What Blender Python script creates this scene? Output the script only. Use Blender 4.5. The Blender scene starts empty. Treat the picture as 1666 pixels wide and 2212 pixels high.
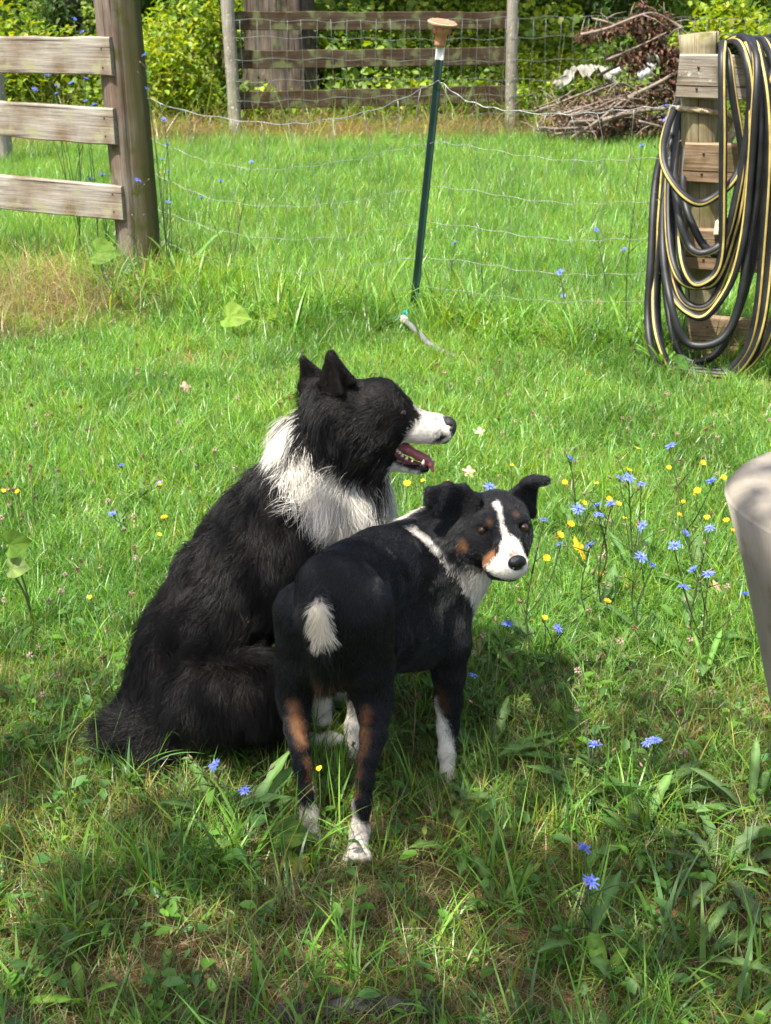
import bpy, math, random
import numpy as np
from mathutils import Vector, Matrix, kdtree
from math import radians, sin, cos, pi

rng = np.random.default_rng(7)
random.seed(7)
scn = bpy.context.scene
COL = scn.collection

# ------------------------------------------------------------------ camera
CAM_H, F_PX, W_PX, H_PX = 1.358, 2690.0, 1666.0, 2212.0
PITCH = math.atan(1100.0 / F_PX)
SP, CP = sin(PITCH), cos(PITCH)
cam_d = bpy.data.cameras.new("camera")
cam = bpy.data.objects.new("camera", cam_d)
COL.objects.link(cam)
scn.camera = cam
cam.location = (0, 0, CAM_H)
cam.rotation_euler = (pi / 2 - PITCH, 0, 0)
cam_d.sensor_fit = 'VERTICAL'
cam_d.sensor_height = 24.0
cam_d.lens = 12.0 / (1106.0 / F_PX)
cam_d.clip_start, cam_d.clip_end = 0.05, 1000
cam_d.dof.use_dof = True
cam_d.dof.focus_distance = 2.25
cam_d.dof.aperture_fstop = 9.0

# ------------------------------------------------------------------ light
SUN_EL, SUN_AZ = radians(64), radians(42)          # azimuth: to the left of straight behind the viewer
TO_SUN = Vector((-sin(SUN_AZ) * cos(SUN_EL), -cos(SUN_AZ) * cos(SUN_EL), sin(SUN_EL)))
world = bpy.data.worlds.new("World")
scn.world = world
world.use_nodes = True
wn = world.node_tree
sky = wn.nodes.new('ShaderNodeTexSky')
sky.sky_type = 'NISHITA'
sky.sun_disc = False
sky.dust_density = 4.0
sky.ozone_density = 0.6
sky.sun_elevation = SUN_EL
sky.sun_rotation = math.atan2(TO_SUN.x, TO_SUN.y)
wn.links.new(sky.outputs[0], wn.nodes['Background'].inputs[0])
wn.nodes['Background'].inputs[1].default_value = 0.125
sun_d = bpy.data.lights.new("sun", 'SUN')
sun = bpy.data.objects.new("sun", sun_d)
COL.objects.link(sun)
sun_d.energy = 4.5
sun_d.angle = radians(0.53)
sun_d.color = (1.0, 0.96, 0.87)
sun.rotation_euler = TO_SUN.to_track_quat('Z', 'Y').to_euler()
vs = scn.view_settings
vs.view_transform = 'Standard'
vs.look = 'None'
vs.gamma = 1
vs.use_curve_mapping = False
vs.exposure = 1.34
scn.cycles.use_adaptive_sampling = True
scn.cycles.adaptive_threshold = 0.02
scn.cycles.max_bounces = 10
scn.cycles.transparent_max_bounces = 6
scn.cycles.transmission_bounces = 8
scn.cycles.diffuse_bounces = 4
scn.cycles.glossy_bounces = 3

# ------------------------------------------------------------------ helpers
def at(px, py, Y):
    """point on the line of sight of a picture position, at ground distance Y"""
    u, v = (px - W_PX / 2) / F_PX, (py - H_PX / 2) / F_PX
    z = Y / (CP - v * SP)
    return Vector((u * z, Y, CAM_H - z * (SP + v * CP)))

def mpp(px, py, Y):
    v = (py - H_PX / 2) / F_PX
    return Y / (CP - v * SP) / F_PX

def onto(px, py, h=0.0):
    """point at height h above the lawn seen at a picture position"""
    v = (py - H_PX / 2) / F_PX
    Y = 2.0
    for _ in range(6):
        u = (px - W_PX / 2) / F_PX
        x = u * Y / (CP - v * SP)
        Y = (CAM_H - h - float(ground_z(x, Y))) / (SP + v * CP) * (CP - v * SP)
    p = at(px, py, Y)
    return p

def vnoise(p, seed=0):
    """cheap smooth noise of an (n,3) array, about -1..1"""
    r = np.random.default_rng(seed)
    out = np.zeros(len(p))
    for k in range(5):
        d = r.normal(size=(3,)); d2 = r.normal(size=(3,))
        out += np.sin(p @ d * 1.7 + r.uniform(0, 6) + 1.3 * np.sin(p @ d2 + r.uniform(0, 6)))
    return out / 3.0

def ground_z(x, y):
    x = np.asarray(x, float); y = np.asarray(y, float)
    g = 0.010 * np.sin(x * 3.1 + 1.0) * np.cos(y * 2.3) + 0.006 * np.sin(x * 7.3 + y * 5.1)
    g = g - 0.085 * np.exp(-((x - 0.035) ** 2 + (y - 2.10) ** 2) / (2 * 0.165 ** 2))
    g = g + 0.05 * np.exp(-((x + 1.25) ** 2 + (y - 6.4) ** 2) / (2 * 0.45 ** 2))
    return g

class MB:
    """collects pieces of one mesh"""
    def __init__(s):
        s.v, s.f, s.m, s.c = [], [], [], []
        s.n = 0
    def add(s, verts, faces, mat=0, col=None):
        o = s.n
        s.v.extend([tuple(v) for v in verts])
        s.f.extend([tuple(i + o for i in f) for f in faces])
        s.m.extend([mat] * len(faces) if isinstance(mat, int) else mat)
        s.c.extend([col or (1, 1, 1)] * len(verts) if (col is None or not isinstance(col, list)) else col)
        s.n += len(verts)
    def tube(s, pts, radii, seg=6, mat=0, col=None, cap=True, stripe=None, twist=0.0, stripe_dir=None):
        pts = [Vector(p) for p in pts]
        n = len(pts)
        if not hasattr(radii, '__len__'): radii = [radii] * n
        ref = None
        V, F, M = [], [], []
        for i in range(n):
            t = (pts[min(i + 1, n - 1)] - pts[max(i - 1, 0)])
            t = t.normalized() if t.length > 1e-9 else Vector((0, 0, 1))
            if ref is None:
                ref = Vector((0, 0, 1)) if abs(t.z) < 0.9 else Vector((1, 0, 0))
                ref = (ref - t * ref.dot(t)).normalized()
            else:
                ref = (ref - t * ref.dot(t)).normalized()
            b = t.cross(ref)
            for k in range(seg):
                a = 2 * pi * k / seg + twist * i
                V.append(pts[i] + (ref * cos(a) + b * sin(a)) * radii[i])
        if stripe_dir is not None:
            low = min(range(n), key=lambda i: pts[i].z)
            kk = max(range(seg), key=lambda k: (V[low * seg + k] - pts[low]).dot(stripe_dir))
            stripe = (kk,)
        for i in range(n - 1):
            for k in range(seg):
                k2 = (k + 1) % seg
                F.append((i * seg + k, i * seg + k2, (i + 1) * seg + k2, (i + 1) * seg + k))
                M.append(1 if (stripe is not None and k in stripe) else mat)
        if cap:
            F.append(tuple(reversed(range(seg)))); M.append(mat)
            F.append(tuple(range((n - 1) * seg, n * seg))); M.append(mat)
        s.add(V, F, M, col)
    def box(s, c, sx, sy, sz, R=None, mat=0, col=None, jit=0.0):
        V = []
        for dx in (-1, 1):
            for dy in (-1, 1):
                for dz in (-1, 1):
                    p = Vector((dx * sx / 2, dy * sy / 2, dz * sz / 2))
                    if jit: p += Vector((random.uniform(-jit, jit) for _ in range(3)))
                    V.append((R @ p if R else p) + Vector(c))
        s.add(V, [(0, 1, 3, 2), (4, 6, 7, 5), (0, 4, 5, 1), (2, 3, 7, 6), (0, 2, 6, 4), (1, 5, 7, 3)], mat, col)
    def mesh(s, name, mats, smooth=True):
        me = bpy.data.meshes.new(name)
        me.from_pydata(s.v, [], s.f)
        for m in (mats if isinstance(mats, (list, tuple)) else [mats]): me.materials.append(m)
        me.polygons.foreach_set('material_index', s.m)
        if smooth: me.polygons.foreach_set('use_smooth', [True] * len(s.f))
        ca = me.color_attributes.new('col', 'FLOAT_COLOR', 'POINT')
        arr = np.ones((len(s.v), 4), np.float32); arr[:, :3] = np.array(s.c, np.float32)
        ca.data.foreach_set('color', arr.ravel())
        me.update()
        return me
    def obj(s, name, mats, parent=None, smooth=True):
        return link(name, s.mesh(name, mats, smooth), parent)

def link(name, data, parent=None):
    o = bpy.data.objects.new(name, data)
    COL.objects.link(o)
    if parent is not None:
        o.parent = parent
        o.matrix_parent_inverse = parent.matrix_basis.inverted()
    return o

def thing(name, label, cat, loc=(0, 0, 0), group=None):
    o = bpy.data.objects.new(name, None)
    COL.objects.link(o)
    o.location = loc
    o.empty_display_size = 0.05
    return tag(o, label, cat, group)

def tag(o, label, cat, group=None):
    o['label'] = label
    o['category'] = cat
    if group: o['group'] = group
    return o

def catmull(pts, n=8, closed=False):
    P = [Vector(p) for p in pts]
    out = []
    m = len(P)
    for i in range(m if closed else m - 1):
        if closed:
            p0, p1, p2, p3 = P[(i - 1) % m], P[i], P[(i + 1) % m], P[(i + 2) % m]
        else:
            p0, p1, p2, p3 = P[max(i - 1, 0)], P[i], P[i + 1], P[min(i + 2, m - 1)]
        for k in range(n):
            t = k / n
            out.append(0.5 * ((2 * p1) + (p2 - p0) * t + (2 * p0 - 5 * p1 + 4 * p2 - p3) * t * t + (3 * p1 - p0 - 3 * p2 + p3) * t ** 3))
    out.append(P[0].copy() if closed else P[-1].copy())
    return out

# ------------------------------------------------------------------ materials
def new_mat(name):
    m = bpy.data.materials.new(name)
    m.use_nodes = True
    nt = m.node_tree
    b = nt.nodes['Principled BSDF']
    return m, nt, b

def N(nt, t, **kw):
    n = nt.nodes.new(t)
    for k, v in kw.items(): setattr(n, k, v)
    return n

def ramp(nt, stops, fac=None):
    r = N(nt, 'ShaderNodeValToRGB')
    e = r.color_ramp.elements
    while len(e) < len(stops): e.new(0.5)
    for el, (p, c) in zip(e, stops):
        el.position = p
        el.color = (c[0], c[1], c[2], 1)
    if fac is not None: nt.links.new(fac, r.inputs[0])
    return r

def plain(name, col, rough=0.6, spec=0.4, metal=0.0, noise=0.0, scale=30.0, bump=0.0):
    m, nt, b = new_mat(name)
    b.inputs['Roughness'].default_value = rough
    b.inputs['Specular IOR Level'].default_value = spec
    b.inputs['Metallic'].default_value = metal
    b.inputs['Base Color'].default_value = (*col, 1)
    if noise or bump:
        tc = N(nt, 'ShaderNodeTexCoord')
        nz = N(nt, 'ShaderNodeTexNoise')
        nz.inputs['Scale'].default_value = scale
        nz.inputs['Detail'].default_value = 6
        nt.links.new(tc.outputs['Object'], nz.inputs['Vector'])
        if noise:
            lo = tuple(c * (1 - noise) for c in col); hi = tuple(min(1, c * (1 + noise)) for c in col)
            r = ramp(nt, [(0.3, lo), (0.7, hi)], nz.outputs['Fac'])
            nt.links.new(r.outputs[0], b.inputs['Base Color'])
        if bump:
            bp = N(nt, 'ShaderNodeBump')
            bp.inputs['Strength'].default_value = bump
            bp.inputs['Distance'].default_value = 0.01
            nt.links.new(nz.outputs['Fac'], bp.inputs['Height'])
            nt.links.new(bp.outputs[0], b.inputs['Normal'])
    return m

def leafy(name, trans=0.35, rough=0.45, spec=0.35, var=0.35, tint=(1, 1, 1), veins=0, patches=0):
    """thin leaf or grass blade: colour attribute, per-instance variation, light coming through"""
    m, nt, b = new_mat(name)
    at_ = N(nt, 'ShaderNodeAttribute', attribute_name='col')
    oi = N(nt, 'ShaderNodeObjectInfo')
    hsv = N(nt, 'ShaderNodeHueSaturation')
    mr = N(nt, 'ShaderNodeMapRange')
    mr.inputs['To Min'].default_value = 1 - var
    mr.inputs['To Max'].default_value = 1 + var
    nt.links.new(oi.outputs['Random'], mr.inputs['Value'])
    nt.links.new(mr.outputs[0], hsv.inputs['Value'])
    mulc = N(nt, 'ShaderNodeMix', data_type='RGBA', blend_type='MULTIPLY')
    mulc.inputs['Factor'].default_value = 1
    mulc.inputs['B'].default_value = (*tint, 1)
    nt.links.new(at_.outputs['Color'], mulc.inputs['A'])
    if veins:
        tc = N(nt, 'ShaderNodeTexCoord')
        nz = N(nt, 'ShaderNodeTexNoise'); nz.inputs['Scale'].default_value = veins; nz.inputs['Detail'].default_value = 5
        nt.links.new(tc.outputs['Object'], nz.inputs['Vector'])
        rv = ramp(nt, [(0.3, (0.55, 0.6, 0.5)), (0.5, (1, 1, 1)), (0.7, (1.0, 1.0, 0.8))], nz.outputs['Fac'])
        mv = N(nt, 'ShaderNodeMix', data_type='RGBA', blend_type='MULTIPLY'); mv.inputs['Factor'].default_value = 0.85
        nt.links.new(mulc.outputs['Result'], mv.inputs['A']); nt.links.new(rv.outputs[0], mv.inputs['B'])
        nt.links.new(mv.outputs['Result'], hsv.inputs['Color'])
        bp = N(nt, 'ShaderNodeBump'); bp.inputs['Strength'].default_value = 0.5; bp.inputs['Distance'].default_value = 0.004
        nt.links.new(nz.outputs['Fac'], bp.inputs['Height']); nt.links.new(bp.outputs[0], b.inputs['Normal'])
    else:
        nt.links.new(mulc.outputs['Result'], hsv.inputs['Color'])
    if patches:
        ge = N(nt, 'ShaderNodeNewGeometry')
        pz = N(nt, 'ShaderNodeTexNoise'); pz.inputs['Scale'].default_value = patches; pz.inputs['Detail'].default_value = 4
        nt.links.new(ge.outputs['Position'], pz.inputs['Vector'])
        rp = ramp(nt, [(0.34, (0.62, 0.70, 0.62)), (0.5, (1, 1, 1)), (0.66, (1.14, 1.04, 0.85))], pz.outputs['Fac'])
        mp_ = N(nt, 'ShaderNodeMix', data_type='RGBA', blend_type='MULTIPLY'); mp_.inputs['Factor'].default_value = 1.0
        nt.links.new(hsv.outputs[0], mp_.inputs['A']); nt.links.new(rp.outputs[0], mp_.inputs['B'])
        hsv_out = mp_.outputs['Result']
    else:
        hsv_out = hsv.outputs[0]
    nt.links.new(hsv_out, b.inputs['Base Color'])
    b.inputs['Roughness'].default_value = rough
    b.inputs['Specular IOR Level'].default_value = spec
    tr = N(nt, 'ShaderNodeBsdfTranslucent')
    h2 = N(nt, 'ShaderNodeHueSaturation')
    h2.inputs['Hue'].default_value = 0.485
    h2.inputs['Saturation'].default_value = 1.1
    h2.inputs['Value'].default_value = 1.75
    nt.links.new(hsv_out, h2.inputs['Color'])
    nt.links.new(h2.outputs[0], tr.inputs['Color'])
    mx = N(nt, 'ShaderNodeMixShader')
    mx.inputs[0].default_value = trans
    nt.links.new(b.outputs[0], mx.inputs[1])
    nt.links.new(tr.outputs[0], mx.inputs[2])
    nt.links.new(mx.outputs[0], nt.nodes['Material Output'].inputs[0])
    return m

def wood(name, dark, light, stain, axis='X', scale=1.0, moss=None, moss_amt=0.5, lichen=None):
    """weathered timber: fibres along one local axis, checks and stains"""
    m, nt, b = new_mat(name)
    tc = N(nt, 'ShaderNodeTexCoord')
    mp = N(nt, 'ShaderNodeMapping')
    s = {'X': (1.2, 26, 26), 'Z': (26, 26, 1.2)}[axis]
    mp.inputs['Scale'].default_value = tuple(k * scale for k in s)
    nt.links.new(tc.outputs['Object'], mp.inputs['Vector'])
    fib = N(nt, 'ShaderNodeTexNoise'); fib.inputs['Scale'].default_value = 3.0
    fib.inputs['Detail'].default_value = 8; fib.inputs['Roughness'].default_value = 0.7
    nt.links.new(mp.outputs[0], fib.inputs['Vector'])
    r = ramp(nt, [(0.28, dark), (0.48, tuple((a + c) / 2 for a, c in zip(dark, light))), (0.68, light)], fib.outputs['Fac'])
    big = N(nt, 'ShaderNodeTexNoise'); big.inputs['Scale'].default_value = 5.0; big.inputs['Detail'].default_value = 5
    nt.links.new(tc.outputs['Object'], big.inputs['Vector'])
    rb = ramp(nt, [(0.42, (0, 0, 0)), (0.66, (1, 1, 1))], big.outputs['Fac'])
    mx = N(nt, 'ShaderNodeMix', data_type='RGBA')
    nt.links.new(rb.outputs[0], mx.inputs['Factor'])
    nt.links.new(r.outputs[0], mx.inputs['A'])
    ms = N(nt, 'ShaderNodeMix', data_type='RGBA', blend_type='MULTIPLY'); ms.inputs['Factor'].default_value = 1
    nt.links.new(r.outputs[0], ms.inputs['A']); ms.inputs['B'].default_value = (*stain, 1)
    nt.links.new(ms.outputs['Result'], mx.inputs['B'])
    out = mx.outputs['Result']
    if moss:
        mn = N(nt, 'ShaderNodeTexNoise'); mn.inputs['Scale'].default_value = 9.0; mn.inputs['Detail'].default_value = 7
        nt.links.new(tc.outputs['Object'], mn.inputs['Vector'])
        rm = ramp(nt, [(0.62 - 0.25 * moss_amt, (0, 0, 0)), (0.72 - 0.2 * moss_amt, (1, 1, 1))], mn.outputs['Fac'])
        mm = N(nt, 'ShaderNodeMix', data_type='RGBA')
        nt.links.new(rm.outputs[0], mm.inputs['Factor']); nt.links.new(out, mm.inputs['A']); mm.inputs['B'].default_value = (*moss, 1)
        out = mm.outputs['Result']
    if lichen:
        ln = N(nt, 'ShaderNodeTexNoise'); ln.inputs['Scale'].default_value = 34.0; ln.inputs['Detail'].default_value = 4
        nt.links.new(tc.outputs['Object'], ln.inputs['Vector'])
        rl = ramp(nt, [(0.62, (0, 0, 0)), (0.68, (1, 1, 1))], ln.outputs['Fac'])
        ml = N(nt, 'ShaderNodeMix', data_type='RGBA')
        nt.links.new(rl.outputs[0], ml.inputs['Factor']); nt.links.new(out, ml.inputs['A']); ml.inputs['B'].default_value = (*lichen, 1)
        out = ml.outputs['Result']
    ck = N(nt, 'ShaderNodeMapping')
    ck.inputs['Scale'].default_value = tuple(k * scale for k in {'X': (0.9, 55, 55), 'Z': (55, 55, 0.9)}[axis])
    nt.links.new(tc.outputs['Object'], ck.inputs['Vector'])
    cn = N(nt, 'ShaderNodeTexNoise'); cn.inputs['Scale'].default_value = 1.0; cn.inputs['Detail'].default_value = 3
    nt.links.new(ck.outputs[0], cn.inputs['Vector'])
    rc = ramp(nt, [(0.33, (0.16, 0.14, 0.12)), (0.375, (1, 1, 1))], cn.outputs['Fac'])
    mc = N(nt, 'ShaderNodeMix', data_type='RGBA', blend_type='MULTIPLY'); mc.inputs['Factor'].default_value = 1
    nt.links.new(out, mc.inputs['A']); nt.links.new(rc.outputs[0], mc.inputs['B'])
    out = mc.outputs['Result']
    nt.links.new(out, b.inputs['Base Color'])
    b.inputs['Roughness'].default_value = 0.85
    b.inputs['Specular IOR Level'].default_value = 0.2
    bp = N(nt, 'ShaderNodeBump'); bp.inputs['Strength'].default_value = 0.6; bp.inputs['Distance'].default_value = 0.006
    nt.links.new(fib.outputs['Fac'], bp.inputs['Height'])
    nt.links.new(bp.outputs[0], b.inputs['Normal'])
    return m
# ------------------------------------------------------------------ ground
def build_ground():
    xs = np.unique(np.concatenate([np.linspace(-150, -14, 18), np.linspace(-14, -2.6, 40), np.linspace(-2.6, 2.6, 105), np.linspace(2.6, 14, 40), np.linspace(14, 150, 18)]))
    ys = np.unique(np.concatenate([np.linspace(-60, -3, 14), np.linspace(-3, 0.4, 14), np.linspace(0.4, 4, 75), np.linspace(4, 22, 70), np.linspace(22, 250, 20)]))
    X, Y = np.meshgrid(xs, ys, indexing='ij')
    Z = ground_z(X, Y)
    nx, ny = X.shape
    V = np.stack([X, Y, Z], -1).reshape(-1, 3)
    I = np.arange(nx * ny).reshape(nx, ny)
    F = np.stack([I[:-1, :-1], I[1:, :-1], I[1:, 1:], I[:-1, 1:]], -1).reshape(-1, 4)
    me = bpy.data.meshes.new('ground')
    me.from_pydata(V.tolist(), [], F.tolist())
    me.polygons.foreach_set('use_smooth', [True] * len(F))
    m, nt, b = new_mat('soil_and_thatch')
    tc = N(nt, 'ShaderNodeTexCoord')
    n1 = N(nt, 'ShaderNodeTexNoise'); n1.inputs['Scale'].default_value = 2.2; n1.inputs['Detail'].default_value = 6
    n2 = N(nt, 'ShaderNodeTexNoise'); n2.inputs['Scale'].default_value = 60; n2.inputs['Detail'].default_value = 8
    nt.links.new(tc.outputs['Object'], n1.inputs['Vector']); nt.links.new(tc.outputs['Object'], n2.inputs['Vector'])
    r1 = ramp(nt, [(0.3, (0.05, 0.030, 0.015)), (0.5, (0.15, 0.085, 0.042)), (0.75, (0.30, 0.185, 0.10))], n2.outputs['Fac'])
    r2 = ramp(nt, [(0.38, (0, 0, 0)), (0.62, (1, 1, 1))], n1.outputs['Fac'])
    mx = N(nt, 'ShaderNodeMix', data_type='RGBA')
    nt.links.new(r2.outputs[0], mx.inputs['Factor']); nt.links.new(r1.outputs[0], mx.inputs['A']); mx.inputs['B'].default_value = (0.085, 0.085, 0.03, 1)
    nt.links.new(mx.outputs['Result'], b.inputs['Base Color'])
    b.inputs['Roughness'].default_value = 0.95; b.inputs['Specular IOR Level'].default_value = 0.1
    bp = N(nt, 'ShaderNodeBump'); bp.inputs['Strength'].default_value = 0.8; bp.inputs['Distance'].default_value = 0.02
    nt.links.new(n2.outputs['Fac'], bp.inputs['Height']); nt.links.new(bp.outputs[0], b.inputs['Normal'])
    me.materials.append(m)
    o = link('ground', me)
    o['kind'] = 'structure'
build_ground()

# ------------------------------------------------------------------ scattering with instances (uncountable growth only)
def blade(mb, base, h, w, az, lean, curl, col, seg=4, twist=0.0):
    """one grass blade as a narrow ribbon"""
    d = Vector((cos(az), sin(az), 0)); side = Vector((-sin(az), cos(az), 0))
    V = []; p = Vector(base); ang = lean
    for i in range(seg + 1):
        s = i / seg
        ww = w * (1 - s ** 1.8) * (0.75 + 0.5 * s * (1 - s) * 2)
        sd = (side * cos(twist * s) + Vector((0, 0, 1)).cross(side) * sin(twist * s))
        if i < seg:
            V += [p - sd * ww / 2, p + sd * ww / 2]
        else:
            V += [p]
        ang += curl / seg
        p = p + (d * sin(ang) + Vector((0, 0, 1)) * cos(ang)) * (h / seg)
    F = [(2 * i, 2 * i + 1, 2 * i + 3, 2 * i + 2) for i in range(seg - 1)]
    F.append((2 * seg - 2, 2 * seg - 1, 2 * seg))
    cl = []
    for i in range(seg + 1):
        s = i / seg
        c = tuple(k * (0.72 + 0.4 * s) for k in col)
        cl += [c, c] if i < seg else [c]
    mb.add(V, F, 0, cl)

def jitc(c, a=0.2):
    k = 1 + random.uniform(-a, a)
    return tuple(max(0, x * k * (1 + random.uniform(-a, a) * 0.4)) for x in c)

GREENS = [(0.112, 0.27, 0.028), (0.15, 0.325, 0.042), (0.085, 0.215, 0.032), (0.19, 0.36, 0.07), (0.13, 0.29, 0.055), (0.205, 0.355, 0.052)]
SHADE_OLIVE = [(0.095, 0.165, 0.026), (0.12, 0.195, 0.028), (0.075, 0.13, 0.028), (0.16, 0.20, 0.032), (0.10, 0.17, 0.048), (0.18, 0.21, 0.036)]  # darker greens: the foreground shade is put into the blade colour
BLUEGR = [(0.11, 0.20, 0.075), (0.13, 0.23, 0.085)]
STRAW = [(0.34, 0.26, 0.14), (0.28, 0.195, 0.105), (0.38, 0.31, 0.18), (0.18, 0.115, 0.06), (0.26, 0.175, 0.09)]
MOSSY = [(0.24, 0.28, 0.03), (0.28, 0.29, 0.045)]

def clump_mesh(name, n, rad, hmin, hmax, w, straw=0.06, blue=0.1, curl=1.2, lean=0.5, seg=4, mat=None, clover=0, greens=None):
    mb = MB()
    for _ in range(n):
        r = rad * math.sqrt(random.random()); a = random.uniform(0, 2 * pi)
        u = random.random()
        if u < straw: c = random.choice(STRAW)
        elif u < straw + blue: c = random.choice(BLUEGR)
        elif u < straw + blue + 0.08: c = random.choice(MOSSY)
        else: c = random.choice(greens or GREENS)
        h = random.uniform(hmin, hmax) * (1 if u > straw else 0.8)
        ln = random.uniform(0, lean) if u > straw else random.uniform(0.4, 1.4)
        blade(mb, (r * cos(a), r * sin(a), -0.005), h, w * random.uniform(0.6, 1.35), random.uniform(0, 2 * pi), ln,
              random.uniform(0.2, curl) * (1 if random.random() < 0.85 else 1.7), jitc(c), seg, random.uniform(-1.5, 1.5))
    for _ in range(clover):
        r = rad * math.sqrt(random.random()); a = random.uniform(0, 2 * pi)
        small_leaf(mb, Vector((r * cos(a), r * sin(a), random.uniform(0.012, 0.05))), random.uniform(0.012, 0.024), random.uniform(0, 2 * pi), random.uniform(-0.5, 0.5), jitc(random.choice([(0.07, 0.19, 0.03), (0.10, 0.22, 0.035), (0.06, 0.15, 0.03)])))
    return mb.mesh(name, mat)

def small_leaf(mb, c, L, az, tilt, col, w=0.62):
    """an oval leaf folded along its midrib (6 triangles)"""
    R = Matrix.Rotation(az, 3, 'Z') @ Matrix.Rotation(tilt, 3, 'Y')
    pts = [(0, 0, 0), (0.35 * L, 0.42 * w * L, 0.10 * L), (0.35 * L, -0.42 * w * L, 0.10 * L), (0.42 * L, 0, -0.02 * L), (0.75 * L, 0.32 * w * L, 0.06 * L), (0.75 * L, -0.32 * w * L, 0.06 * L), (L, 0, -0.08 * L)]
    mb.add([R @ Vector(p) + Vector(c) for p in pts], [(0, 3, 1), (0, 2, 3), (1, 3, 6, 4), (3, 2, 5, 6)], 0, col)

LIB = bpy.data.collections
def library(name, meshes):
    c = LIB.new(name)
    for k, me in enumerate(meshes):
        o = bpy.data.objects.new('%s_%02d' % (name, k), me)
        c.objects.link(o)
    return c

def scatter(name, pts, rotz, scl, idx, coll, tilt=0.15, label=None):
    """one object of uncountable growth: instances of the library's meshes on points"""
    me = bpy.data.meshes.new(name)
    me.from_pydata([tuple(p) for p in pts], [], [])
    n = len(pts)
    rot = np.zeros((n, 3), np.float32)
    rot[:, 2] = rotz
    rot[:, 0] = rng.normal(0, tilt, n); rot[:, 1] = rng.normal(0, tilt, n)
    a = me.attributes.new('rot', 'FLOAT_VECTOR', 'POINT'); a.data.foreach_set('vector', rot.ravel())
    s3 = np.repeat(np.asarray(scl, np.float32)[:, None], 3, 1) if np.ndim(scl) == 1 else np.asarray(scl, np.float32)
    a = me.attributes.new('scl', 'FLOAT_VECTOR', 'POINT'); a.data.foreach_set('vector', s3.ravel())
    a = me.attributes.new('idx', 'INT', 'POINT'); a.data.foreach_set('value', np.asarray(idx, np.int32))
    o = link(name, me)
    o['kind'] = 'stuff'
    g = bpy.data.node_groups.new(name + '_nodes', 'GeometryNodeTree')
    g.interface.new_socket('Geometry', in_out='INPUT', socket_type='NodeSocketGeometry')
    g.interface.new_socket('Geometry', in_out='OUTPUT', socket_type='NodeSocketGeometry')
    gi = g.nodes.new('NodeGroupInput'); go = g.nodes.new('NodeGroupOutput')
    ci = g.nodes.new('GeometryNodeCollectionInfo')
    ci.inputs['Collection'].default_value = coll
    ci.inputs['Separate Children'].default_value = True
    ci.inputs['Reset Children'].default_value = True
    ip = g.nodes.new('GeometryNodeInstanceOnPoints')
    ip.inputs['Pick Instance'].default_value = True
    def na(nm, ty):
        q = g.nodes.new('GeometryNodeInputNamedAttribute'); q.data_type = ty; q.inputs['Name'].default_value = nm
        return [s for s in q.outputs if s.enabled and s.name == 'Attribute'][0]
    g.links.new(gi.outputs[0], ip.inputs['Points'])
    g.links.new(ci.outputs[0], ip.inputs['Instance'])
    g.links.new(na('idx', 'INT'), ip.inputs['Instance Index'])
    g.links.new(na('rot', 'FLOAT_VECTOR'), ip.inputs['Rotation'])
    g.links.new(na('scl', 'FLOAT_VECTOR'), ip.inputs['Scale'])
    g.links.new(ip.outputs[0], go.inputs[0])
    md = o.modifiers.new('scatter', 'NODES')
    md.node_group = g
    return o

M_GRASS = leafy('grass_blades', trans=0.42, rough=0.38, spec=0.5, var=0.25, patches=1.6)
M_LEAF = leafy('leaves', trans=0.35, rough=0.5, spec=0.3, var=0.15)
M_BROAD = leafy('broad_leaves', trans=0.35, rough=0.6, spec=0.16, var=0.22, veins=55)

def view_trapezoid(n, y0, y1, margin=0.5, power=1.0):
    """random ground points in the part of the lawn the view can see, with a margin"""
    grow = (0.335 * (y0 + y1) / 2 + margin + 0.9) / (0.335 * (y0 + y1) / 2 + margin)
    n = int(n * grow)
    Y = y0 + (y1 - y0) * rng.random(n) ** power
    half = 0.335 * Y + margin + 0.9
    keep = rng.random(n) < half / half.max()
    Y = Y[keep]; half = half[keep]
    X = rng.uniform(-1, 1, len(Y)) * half
    return X, Y

BARE = [(-1.22, 6.12, 0.20, 0.9), (0.115, 5.3, 0.14, 0.9), (1.28, 4.72, 0.22, 0.9), (1.45, 4.6, 0.22, 0.9), (0.115, 5.45, 0.16, 0.97), (-0.02, 1.86, 0.13, 0.9), (0.11, 1.58, 0.12, 0.7), (0.28, 1.45, 0.12, 0.6), (-1.6, 5.75, 0.5, 0.95), (-1.55, 5.25, 0.16, 0.98), (-0.75, 4.95, 0.22, 0.9), (-0.45, 4.75, 0.12, 0.9), (-0.03, 1.72, 0.10, 0.85), (-0.12, 1.80, 0.10, 0.9), (-1.9, 5.9, 0.45, 0.85), (-0.04, 1.68, 0.08, 0.7), (0.75, 4.75, 0.3, 0.55), (1.5, 4.55, 0.25, 0.7),
        (0.36, 1.02, 0.14, 0.7), (0.02, 1.25, 0.15, 0.5), (-0.35, 1.15, 0.12, 0.45), (0.15, 1.1, 0.10, 0.5), (0.5, 1.3, 0.10, 0.5)]
for (px_, py_, r_, a_) in ((880, 1890, .11, .85), (1100, 2040, .12, .8), (740, 2090, .12, .7), (1560, 2150, .12, .8), (260, 2160, .10, .7), (560, 1960, .08, .6), (1250, 2170, .10, .7), (90, 1880, .09, .6), (1420, 1960, .08, .6), (930, 2160, .10, .75), (420, 2050, .08, .6), (1180, 1880, .08, .7)):
    q_ = onto(px_, py_); BARE.append((q_.x, q_.y, r_, a_))
def thin_bare(X, Y):
    keep = np.ones(len(X), bool)
    u = rng.random(len(X))
    for bx, by, br, amt in BARE:
        d2 = ((X - bx) ** 2 + (Y - by) ** 2) / br ** 2
        keep &= ~(u < amt * np.exp(-d2))
    return keep

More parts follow.
